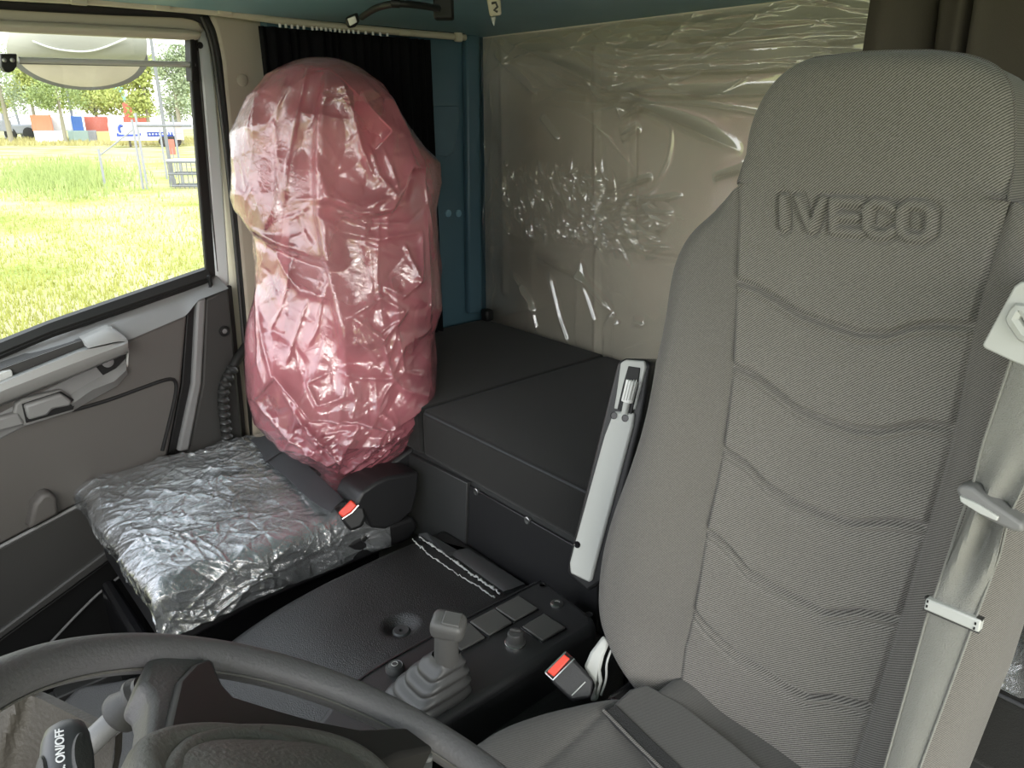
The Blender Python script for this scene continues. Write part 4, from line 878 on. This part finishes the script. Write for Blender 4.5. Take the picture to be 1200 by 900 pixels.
for s_, hgt in [(1.0, -.03), (1.0, .0), (.985, .006), (.95, .010), (.90, .012), (.85, .0115), (.81, .0095), (.78, .009), (.74, .0105), (.6, .016), (.35, .021), (.1, .022)]:
    half_ = [ctr + (q - ctr) * s_ + WN * hgt for q in top]
    low = [ctr + we1 * ((q - ctr) @ we1) * s_ - we2 * ((q - ctr) @ we2) * s_ * .8 + WN * hgt for q in top[::-1]]
    row = half_ + low; hubg.append(row + row[:1])
M('airbag_cover', grid(np.array(hubg)), K['hub'], wh)
M('column_shroud', lathe(WC - WN * .04 - we2 * .03, -WN, [(.05, -.005), (.06, 0), (.065, .1), (.08, .25), (.085, .40)], 30), K['doorlow'], wh)
# stalks (the one in front reads C.C. ON/OFF)
q0 = att((80, 935), .46); q1 = att((76, 852), .50)
st1 = E('column_stalk', q0, 'dark stalk with white printed letters below the steering wheel rim', 'stalk')
qd = (q1 - q0); ql = np.linalg.norm(qd); qd /= ql; SPn = C0 - (q0 + q1) / 2; SPn = SPn - qd * (SPn @ qd); SPn /= np.linalg.norm(SPn); sxx = np.cross(qd, SPn)
prof = [(.012, -.03), (.0165, 0), (.0170, ql * .5), (.0155, ql * .8), (.013, ql * .95), (.008, ql * 1.02), (.002, ql * 1.03)]
M('grip', lathe(q0, qd, prof, 28, e1=sxx, sx=.92, sy=.75), K['grey'] if False else mat('stalk_plastic', (.06, .062, .066), .45), st1)
M('grip_pad', lathe(q0 + qd * ql * .35 + sxx * .0075 + SPn * .0085, SPn + sxx * .55, [(.0185, -.004), (.0185, .003), (.017, .0042), (.004, .0046)], 28, e1=qd, sx=1.0, sy=.33), K['dark'], st1)
M('grip_pad', lathe(q0 + qd * ql * .30 - sxx * .0115 + SPn * .005, SPn - sxx * 1.3, [(.0145, -.004), (.0145, .003), (.013, .0042), (.004, .0046)], 28, e1=qd, sx=1.0, sy=.30), K['dark'], st1)
fc = bpy.data.curves.new('stalk_print', 'FONT'); fc.body = 'C.C. ON/OFF'; fc.size = .0072; fc.align_x = 'LEFT'; fc.align_y = 'CENTER'; fc.extrude = .0002; fc.offset = .0001
fo = bpy.data.objects.new('tmp', fc); COL.objects.link(fo); dg = bpy.context.evaluated_depsgraph_get(); me = bpy.data.meshes.new_from_object(fo.evaluated_get(dg))
bpy.data.objects.remove(fo)
pv = [v.co.copy() for v in me.vertices]; pf = [tuple(p.vertices) for p in me.polygons]
to = q0 + qd * ql * .02 + SPn * .0138 - sxx * .0030
M('printed_letters', ([to + qd * v.x - sxx * v.y + SPn * v.z for v in pv], pf), K['text'], st1, smooth=False)
s0 = att((104, 872), .55); s1 = att((140, 838), .56); s2 = att((151, 830), .56); s3 = att((170, 812), .56)
st2 = E('column_stalk', s0, 'grey stalk with a ringed knob end behind the steering wheel spoke', 'stalk')
M('stalk_arm', tube([s0 - (s1 - s0) * .8, s0, s1], .009, 14), K['grey'], st2)
aa = (s3 - s2) / np.linalg.norm(s3 - s2); Ls = np.linalg.norm(s3 - s2)
M('stalk_knob', lathe(s1, aa, [(.004, -.002), (.0155, 0), (.0165, .004), (.0125, Ls * .8), (.012, Ls * 1.1), (.0155, Ls * 1.15), (.0155, Ls * 1.3), (.012, Ls * 1.5), (.012, Ls * 1.7), (.006, Ls * 1.75)], 28), K['dark'], st2)
# leathery column gaiter at the lower left
gq = [att(p, t) for p, t in [((-60, 800), .62), ((10, 800), .62), ((45, 822), .62), ((100, 838), .60), ((112, 850), .58)]]
rows = []
for k in range(12):
    f = k / 11; rows.append([q + V3(0, -.012, -.16) * f + RV * .022 * math.sin(i * 1.9 + f * 4) + HV * .02 * math.cos(i * 2.6) + HV * -.02 * math.sin(f * 3) for i, q in enumerate(gq)])
M('column_gaiter', loft(rows, 40, HV * .01 + V3(0, 0, -.004), smooth=True), mat('gaiter_leather', (.05, .045, .037), .55, bump=.4, bscale=250), label='soft grey leathery gaiter around the steering column at lower left', cat='gaiter')
# ================================================================== outside
GZ = ZC - 2.6
def gnd(px, py, z=0): return onz((px, py), GZ + z)
def tint(n, c, r=.9, **k): return mat(n, c, r, **k)
gm = bpy.data.materials.new('meadow'); gm.use_nodes = True; nt = gm.node_tree; N = nt.nodes; L = nt.links
b = N['Principled BSDF']; b.inputs['Roughness'].default_value = 1; b.inputs['Specular IOR Level'].default_value = 0
tc = N.new('ShaderNodeTexCoord'); n1 = N.new('ShaderNodeTexNoise'); n1.inputs['Scale'].default_value = .35; n1.inputs['Detail'].default_value = 4; L.new(tc.outputs['Object'], n1.inputs['Vector'])
n2 = N.new('ShaderNodeTexNoise'); n2.inputs['Scale'].default_value = 9; n2.inputs['Detail'].default_value = 6; n2.inputs['Roughness'].default_value = .75; L.new(tc.outputs['Object'], n2.inputs['Vector'])
ad = N.new('ShaderNodeMath'); ad.operation = 'MULTIPLY_ADD'; L.new(n2.outputs['Fac'], ad.inputs[0]); ad.inputs[1].default_value = .8; L.new(n1.outputs['Fac'], ad.inputs[2])
cr = N.new('ShaderNodeValToRGB'); e = cr.color_ramp.elements; e[0].position = .62; e[0].color = (.22, .29, .05, 1); e[1].position = 1.12 if False else 1.0; e[1].color = (.48, .43, .26, 1)
x_ = cr.color_ramp.elements.new(.80); x_.color = (.36, .38, .14, 1)
L.new(ad.outputs[0], cr.inputs[0]); L.new(cr.outputs[0], b.inputs['Base Color'])
M('ground', ([(-200, -160, GZ), (30, -160, GZ), (30, 140, GZ), (-200, 140, GZ)], [(0, 1, 2, 3)]), gm, kind='structure', smooth=False)
def blade_field(name, label, spots, hgt, w, m, seed):
    r = random.Random(seed); V = []; Fc = []
    for (x, y) in spots:
        a = r.uniform(0, 6.28); h = hgt * r.uniform(.5, 1.25); lx, ly = r.uniform(-.4, .4) * h, r.uniform(-.4, .4) * h; ww = w * r.uniform(.6, 1.4); o = len(V)
        V += [(x - ww * math.cos(a), y - ww * math.sin(a), GZ), (x + ww * math.cos(a), y + ww * math.sin(a), GZ), (x + lx, y + ly, GZ + h)]; Fc.append((o, o + 1, o + 2))
    return M(name, (V, Fc), m, label=label, cat='grass', kind='stuff', smooth=False)
_r = random.Random(12)
def spots(px0, px1, py0, py1, n, seed):
    r = random.Random(seed); return [tuple(gnd(r.uniform(px0, px1), r.uniform(py0, py1))[:2]) for _ in range(n)]
blade_field('meadow_grass', 'short yellow green meadow grass below the truck window', spots(-30, 262, 222, 430, 9000, 1), .13, .012, tint('short_grass', (.34, .35, .09)), 1)
blade_field('tall_grass', 'tall pale green grass strip in the middle of the meadow', [tuple(gnd(_r.gauss(75, 42), min(max(_r.gauss(208, 11), 188), 236))[:2]) for _ in range(4500)], .45, .028, tint('tall_grass_blades', (.33, .40, .14)), 2)
blade_field('far_grass', 'dry yellow grass verge in front of the containers', spots(-20, 235, 163, 171, 3500, 3), .40, .09, tint('dry_grass', (.42, .38, .16)), 3)
def block(name, px0, px1, ytop, ybase, depth, m, label, cat, group=None, dist=None, ribs=8, stack=0):
    """a box standing on the ground (or on the one below) with its near face spanning the given columns"""
    pb = gnd((px0 + px1) / 2, 162) if dist is None else None
    t = np.linalg.norm((pb - C0)[:2]) if dist is None else dist
    d0 = ray((px0, HOR))[:2]; d1 = ray((px1, HOR))[:2]
    A = C0[:2] + d0 / np.linalg.norm(d0) * t; B_ = C0[:2] + d1 / np.linalg.norm(d1) * t
    zt_ = C0[2] + (HOR - ytop) / FPX * t * .98; zb = max(GZ, C0[2] + (HOR - ybase) / FPX * t * .98)
    u = (B_ - A); w = np.linalg.norm(u); u = u / w; nrm = np.array([-u[1], u[0]]); 
    if nrm @ A < 0: nrm = -nrm
    c2 = (A + B_) / 2 + nrm * depth / 2
    return dict(c=V3(c2[0], c2[1], (zt_ + zb) / 2), w=w, h=zt_ - zb, d=depth, u=V3(u[0], u[1], 0), n=V3(nrm[0], nrm[1], 0), zt=zt_, zb=zb, A=A, B=B_)
def container(px0, px1, yt, yb_, dist, m, label, depth=2.4):
    q = block('', px0, px1, yt, yb_, depth, m, '', '', dist=dist + 8)
    root = E('shipping_container', (q['c'][0], q['c'][1], q['zb']), label, 'container', 'containers behind the meadow')
    M('body', box(q['c'], (q['w'], q['d'], q['h']), [q['u'], q['n'], ZV]), m, root, bev=.03)
    nr_ = max(3, int(q['w'] / .35)); g = []
    for k in range(nr_):
        x = -q['w'] / 2 + (k + .5) * q['w'] / nr_; g.append(box(q['c'] + q['u'] * x - q['n'] * q['d'] / 2, (q['w'] / nr_ * .5, .08, q['h'] * .9), [q['u'], q['n'], ZV]))
    M('corrugation', J(*g), m, root)
    return root
mO = tint('orange_container', (.62, .24, .14)); mW = tint('white_container', (.8, .8, .78)); mB = tint('blue_container', (.08, .17, .45)); mG = tint('green_grey_container', (.33, .42, .40)); mR = tint('red_container', (.55, .16, .12)); mY = tint('yellow_container', (.62, .50, .22)); mT = tint('teal_container', (.30, .55, .50)); mGy = tint('grey_container', (.28, .29, .32))
container(35, 60, 135.5, 150, 92, mO, 'orange container stacked on a white one left of the white pole')
container(36, 71, 150, 163, 90, mW, 'white container at the base of the stack behind the trees')
container(59, 83, 137, 150, 94, mW, 'white container between the orange and the blue ones')
container(83, 96, 136.5, 150, 92, mB, 'blue container standing behind the white pole')
container(76, 100, 150, 163, 91, mG, 'grey green container under the blue container')
container(100, 110, 150, 163, 91, mGy, 'dark grey narrow container right of the green one')
container(98, 126, 137, 151, 95, mR, 'red container behind the second tree from the left')
container(110, 126, 151, 164, 90, mY, 'yellow container beside the white trailer')
container(146, 157, 124, 137, 100, mR, 'red container high in the stack behind the right tree')
container(136, 151, 108, 122, 104, mT, 'teal container on the very top of the stack')
container(144, 172, 137, 147, 98, mR, 'long red container right behind the white trailer')
container(198, 212, 134, 146, 99, mGy, 'grey container right of the lamp pole')
container(-20, 12, 140, 150, 100, mGy, 'grey container at the far left edge of the window')
# white trailer with blue lettering
q = block('', 125, 212, 142.5, 160, 2.5, None, '', '', dist=80)
tr_ = E('semi_trailer', (q['c'][0], q['c'][1], GZ), 'long white trailer with blue lettering parked beyond the meadow', 'trailer')
M('trailer_body', box(q['c'], (q['w'], q['d'], q['h']), [q['u'], q['n'], ZV]), mW, tr_, bev=.05)
fc0 = q['c'] - q['n'] * (q['d'] / 2 + .02); W_, H_q = q['w'], q['h']
def tpan(x0, x1, y0, y1): return box(fc0 + q['u'] * W_ * ((x0 + x1) / 2 - .5) + ZV * H_q * ((y0 + y1) / 2 - .5), (W_ * (x1 - x0), .05, H_q * (y1 - y0)), [q['u'], q['n'], ZV])
mBl = tint('blue_lettering', (.04, .08, .35))
M('blue_stripe', J(tpan(.09, .12, .24, .42), tpan(.12, .40, .24, .36), tpan(.37, .42, .28, .42), tpan(.50, .72, .22, .31), tpan(.50, .74, .40, .48), *[tpan(a, a + .024, .22, .48) for a in (.50, .545, .59, .635, .68, .72)], tpan(.74, .86, .22, .33), *[tpan(a, a + .022, .22, .46) for a in (.75, .79, .83)]), mBl, tr_)
M('crescent_logo', tube([fc0 - q['n'] * .05 + q['u'] * W_ * (.165 + .028 * math.cos(a) - .5) + ZV * H_q * (.63 + .20 * math.sin(a) - .5) for a in np.linspace(.7, 4.3, 14)], np.r_[.04, [.12] * 12, .04], 8), mBl, tr_)
M('red_end_panel', tpan(.89, .985, .03, .92), tint('pale_red', (.75, .42, .36)), tr_)
for x in (.72, .80, .88): M('wheel', lathe(fc0 + q['u'] * W_ * (x - .5) + V3(0, 0, 0) * 1 - ZV * (fc0[2] - GZ - .5), -q['n'], [(.5, -.3), (.5, 0), (.2, .02)], 18), K['rubber'], tr_)
for x in (.25, .9): M('support_leg', box(V3(*(fc0 + q['u'] * W_ * (x - .5))[:2], (GZ + q['zb']) / 2 + .05) + q['n'] * .5, (.2, .2, max(.1, q['zb'] - GZ + .3)), [q['u'], q['n'], ZV]), K['dark'], tr_)
# telehandler / forklift mast at the far left
fk = gnd(22, 163); fkr = E('forklift', fk, 'grey mobile lift machine between the trees at far left', 'forklift')
M('mast', J(tube([fk + RV * -1.6, fk + RV * -1.3 + ZV * 5.4], .16, 6), tube([fk + RV * .6, fk + RV * .2 + ZV * 5.4], .16, 6), *[tube([fk + RV * -1.5 + ZV * z_, fk + RV * .45 + ZV * (z_ + .5)], .08, 6) for z_ in (1.2, 2.4, 3.6, 4.8)]), mGy, fkr)
M('chassis', box(fk + RV * .8 + ZV * 1.2, (3.6, 1.6, 1.2), [RV, HV, ZV]), mGy, fkr, bev=.2)
for x in (-.4, 2.0): M('wheel', lathe(fk + RV * x + ZV * .7 - HV * .9, -HV, [(.75, -.3), (.75, 0), (.3, .05)], 18), K['rubber'], fkr)
# trees
leafm = [tint('tree_leaves_pale', (.40, .45, .14)), tint('tree_leaves_green', (.27, .34, .13)), tint('tree_leaves_grey', (.30, .36, .22))]
bark = tint('bark', (.26, .24, .18))
def tree(px, pyb, pyt, wpx, m, label, seed, n=900, crown0=.32, dist=None):
    g = gnd(px, pyb); t = np.linalg.norm((g - C0)[:2]) / .98; hgt = (pyb - pyt) / FPX * t * .95; cw = wpx / FPX * t * .52
    root = E('tree', g, label, 'tree', 'trees beyond the meadow')
    r = random.Random(seed)
    M('trunk', tube([g, g + V3(r.uniform(-.1, .1), 0, hgt * .4), g + V3(.1, 0, hgt * .75)], np.array([.16, .12, .05]) * max(1, hgt / 6), 8), bark, root)
    V = []; Fc = []; lobes = [(r.gauss(0, .42), r.gauss(0, .42), r.uniform(.1, .9), r.uniform(.28, .5)) for _ in range(14)]
    for _ in range(int(n * 5)):
        lx, ly, lz, lr = r.choice(lobes); v = V3(r.gauss(0, 1), r.gauss(0, 1), r.gauss(0, 1)); v /= np.linalg.norm(v); v *= lr * r.random() ** .4
        taper = 1.15 - .75 * abs(lz - .35)
        c = g + V3((lx * taper + v[0]) * cw, (ly * taper + v[1]) * cw, hgt * (crown0 + (1 - crown0) * min(max(lz + v[2] * .6, 0), 1)))
        a, b_ = V3(r.gauss(0, 1), r.gauss(0, 1), r.gauss(0, 1)), V3(r.gauss(0, 1), r.gauss(0, 1), r.gauss(0, 1)); a /= np.linalg.norm(a); b_ -= a * (a @ b_); b_ /= np.linalg.norm(b_)
        s = cw * .042 * r.uniform(.7, 1.5); o = len(V); V += [c - a * s, c + b_ * s * .6, c + a * s, c - b_ * s * .6]; Fc.append((o, o + 1, o + 2, o + 3))
    M('crown', (V, Fc), m, root, smooth=False)
tree(14, 168, 78, 42, leafm[2], 'thin grey green tree at the left edge of the window', 4, 500, .3)
tree(46, 164.5, 92, 62, leafm[0], 'bushy yellow green tree in front of the orange container', 5, 1100, .35)
tree(78, 169, 96, 44, leafm[1], 'darker green tree with a bare trunk left of the white pole', 6, 800, .35)
tree(118, 163, 92, 62, leafm[0], 'round yellow green tree above the left end of the trailer', 7, 1100, .33)
tree(178, 166.5, 84, 64, leafm[0], 'tall pointed pale tree behind the lamp pole', 8, 1300, .30)
tree(214, 170, 74, 56, leafm[2], 'tall grey green tree at the right edge of the window', 9, 1100, .25)
tree(232, 164, 92, 40, leafm[0], 'pale green tree partly behind the window frame', 10, 800, .3)
for i, (px, pw, lab) in enumerate([(152, 26, 'low pale shrub in front of the trailer wheels'), (186, 20, 'small green shrub beside the lamp pole foot')]):
    g = gnd(px, 164); r = random.Random(40 + i); V = []; Fc = []
    for _ in range(260):
        v = V3(r.gauss(0, .9), r.gauss(0, .9), abs(r.gauss(0, .45))); o = len(V); s = .16
        a, b_ = V3(*[r.gauss(0, 1) for _ in range(3)]), V3(*[r.gauss(0, 1) for _ in range(3)]); a /= np.linalg.norm(a); b_ /= np.linalg.norm(b_)
        V += [g + v - a * s, g + v + b_ * s, g + v + a * s]; Fc.append((o, o + 1, o + 2))
    M('shrub', (V, Fc), leafm[0], label=lab, cat='shrub', smooth=False)
# poles, fence
mP = tint('galvanised_pole', (.17, .18, .19), .6)
def upright(px, pyb, pyt, rad, name, label, cat, group=None, par=None):
    g = gnd(px, pyb); t = np.linalg.norm((g - C0)[:2]); h = (pyb - pyt) / FPX * t
    return M(name, tube([g, g + ZV * h], rad, 10), mP, par, label=label, cat=cat, group=group), g, h
def pole(px, pyb, pyt, rad, label):
    g = gnd(px, pyb); t = np.linalg.norm((g - C0)[:2]); h = (pyb - pyt) / FPX * t
    root = E('lamp_pole', g, label, 'pole'); M('shaft', tube([g, g + ZV * h], np.array([rad, rad * .7]), 12), mP, root); M('foot', lathe(g, ZV, [(rad * 1.8, 0), (rad * 1.8, .25), (rad, .4)], 12), mP, root)
pole(203, 218, 30, .075, 'thick pale lamp pole behind the wire fence'); pole(90, 166, 95, .16, 'slim white pole in front of the blue container')
fp = [(124, 222, 184), (168, 222, 156), (173, 222, 150), (196, 210, 162), (214, 216, 150)]
fr_ = E('wire_fence', gnd(170, 222), 'old metal post and rail fence in the tall grass', 'fence')
tops = []
for px, yb_, yt in fp:
    g = gnd(px, yb_); t = np.linalg.norm((g - C0)[:2]); h = (yb_ - yt) / FPX * t * 1.02; tops.append(g + ZV * h); M('post', tube([g, g + ZV * h], .045, 8), mGy, fr_)
M('brace', tube([tops[0] + ZV * -.25, tops[1] + ZV * -.35], .03, 8), mGy, fr_)
M('top_rail', tube([tops[2] - ZV * .45, gnd(235, 222) + ZV * (tops[2][2] - .45 - GZ)], .05, 8), mP, fr_)
V = []; ed = []
mesh_ = [tube([tops[1] - ZV * z_, gnd(235, 222) + ZV * (tops[1][2] - z_ - GZ)], .003, 4) for z_ in np.linspace(.5, 1.9, 5)]
M('wire_mesh', J(*mesh_), mP, fr_)
# stacked wire cage by the frame, small sign
cg = gnd(222, 220); cr_ = E('wire_cage', cg, 'pale stacked wire cage at the right side of the window', 'cage')
for z_ in (.1, .55, 1.0): M('cage_ring', tube([cg + RV * x + HV * y + ZV * z_ for x, y in ((-.55, -.4), (.9, -.4), (.9, .4), (-.55, .4))], .05, 6, True), mP, cr_)
M('cage_bars', J(*[tube([cg + RV * x - HV * .4, cg + RV * x - HV * .4 + ZV * 1.0], .02, 6) for x in np.linspace(-.55, .9, 9)]), mP, cr_)
M('cage_top', box(cg + RV * .17 + ZV * 1.06, (1.5, .85, .05), [RV, HV, ZV]), mW, cr_, bev=.02)
sg = gnd(207, 208); t_ = np.linalg.norm((sg - C0)[:2]); sr = E('sign_board', sg, 'small red edged board on a post behind the fence', 'sign')
M('board', box(sg + ZV * 1.05 * t_ / 30, (.26, .05, .65), [RV, HV, ZV]), mR, sr, bev=.01); M('sign_post', tube([sg, sg + ZV * 1.0 * t_ / 30], .03, 8), mGy, sr)
# kerb mirror outside above the door window
km0 = DP.hit((96, 60), -.42); kn_ = V3(.82, -.30, -.42); kn_ /= np.linalg.norm(kn_)
KP = Plane(km0, kn_)
kc = KP.hit((96, 58)); ka = (KP.loc(KP.hit((173, 60))) - KP.loc(KP.hit((6, 56))))[0] / 2; kb_ = (KP.loc(KP.hit((92, 20))) - KP.loc(KP.hit((92, 105))))[1] / 2
kc = KP.pt(*((KP.loc(KP.hit((173, 60))) + KP.loc(KP.hit((6, 56)))) / 2)); kc = KP.pt(KP.loc(kc)[0], KP.loc(KP.hit((92, 105)))[1] + kb_)
kr = E('kerb_mirror', kc, 'large round kerb mirror hanging outside above the truck window', 'mirror')
M('mirror_housing', lathe(kc, -kn_, [(1.0, -.012), (1.02, .0), (1.0, .02), (.9, .06), (.6, .10), (.1, .12)], 48, e1=KP.a, sx=ka, sy=kb_), K['dark'], kr) if False else None
def disc(prof, sx, sy): return lathe(kc, kn_, [(r_, h_) for r_, h_ in prof], 56, e1=KP.a, sx=sx, sy=sy)
M('mirror_housing', disc([(.1, -.05), (.6, -.04), (.9, -.02), (.98, -.008), (.99, -.002), (.985, .006), (.972, .007)], ka, kb_), K['grey'], kr)
mg = mat('mirror_ground_reflection', (.62, .56, .46), .25, metal=0, var=.15, vscale=25)  # beige mottling paints in the ground reflected by the mirror
M('mirror_glass', disc([(.975, .0), (.97, .004), (.8, .010), (.5, .016), (.05, .02)], ka, kb_), mg, kr)
msr = []
for yy, of in ((8, .02), (24, .034), (40, .044), (52, .048), (62, .046), (68, .038), (72, .026)):
    xx = 83 * math.sqrt(1 - ((yy - 55) / 51) ** 2); msr.append([KP.hit((90 + xx * s_, yy), of * (1 - .5 * abs(s_) ** 4)) for s_ in np.linspace(-1, 1, 15)])
M('mirror_shell', loft(msr, 40, -kn_ * .02, smooth=True), mat('mirror_shell_plastic', (.42, .42, .37), .4), kr)
M('mirror_edge_highlight', tube(resample([KP.hit(p, .052) for p in [(38, 48), (60, 57), (92, 61), (115, 59), (148, 45)]], 24, True), .0022, 6), K['white'], kr)  # white line painted as the highlight on the shell's edge
M('mirror_arm', tube([kc + kn_ * -.05, kc + V3(.12, -.15, .30)], .018, 10), K['dark'], kr)
# ================================================================== light: bright overcast sky all round
w = bpy.data.worlds.new('World'); S.world = w; w.use_nodes = True; N = w.node_tree.nodes; L = w.node_tree.links
bg = N['Background']; tc = N.new('ShaderNodeTexCoord'); sp = N.new('ShaderNodeSeparateXYZ'); L.new(tc.outputs['Generated'], sp.inputs[0])
rp_ = N.new('ShaderNodeValToRGB'); L.new(sp.outputs['Z'], rp_.inputs[0]); e = rp_.color_ramp.elements
e[0].position = 0; e[0].color = (1.0, 1.0, .98, 1); e[1].position = .7; e[1].color = (.80, .88, 1.0, 1)
L.new(rp_.outputs[0], bg.inputs[0]); bg.inputs[1].default_value = 1.0
sun = bpy.data.lights.new('sun', 'SUN'); sun.energy = 1.0; sun.angle = math.radians(45); sun.color = (1, .96, .88)
so = bpy.data.objects.new('sun', sun); COL.objects.link(so); so.rotation_euler = Vector((-.75, .35, -.42)).to_track_quat('-Z', 'Y').to_euler()
vs = S.view_settings; vs.view_transform = 'Standard'; vs.look = 'None'; vs.gamma = 1; vs.use_curve_mapping = False; vs.exposure = 1.87
S.cycles.max_bounces = 10; S.cycles.transparent_max_bounces = 16; S.cycles.use_denoising = True
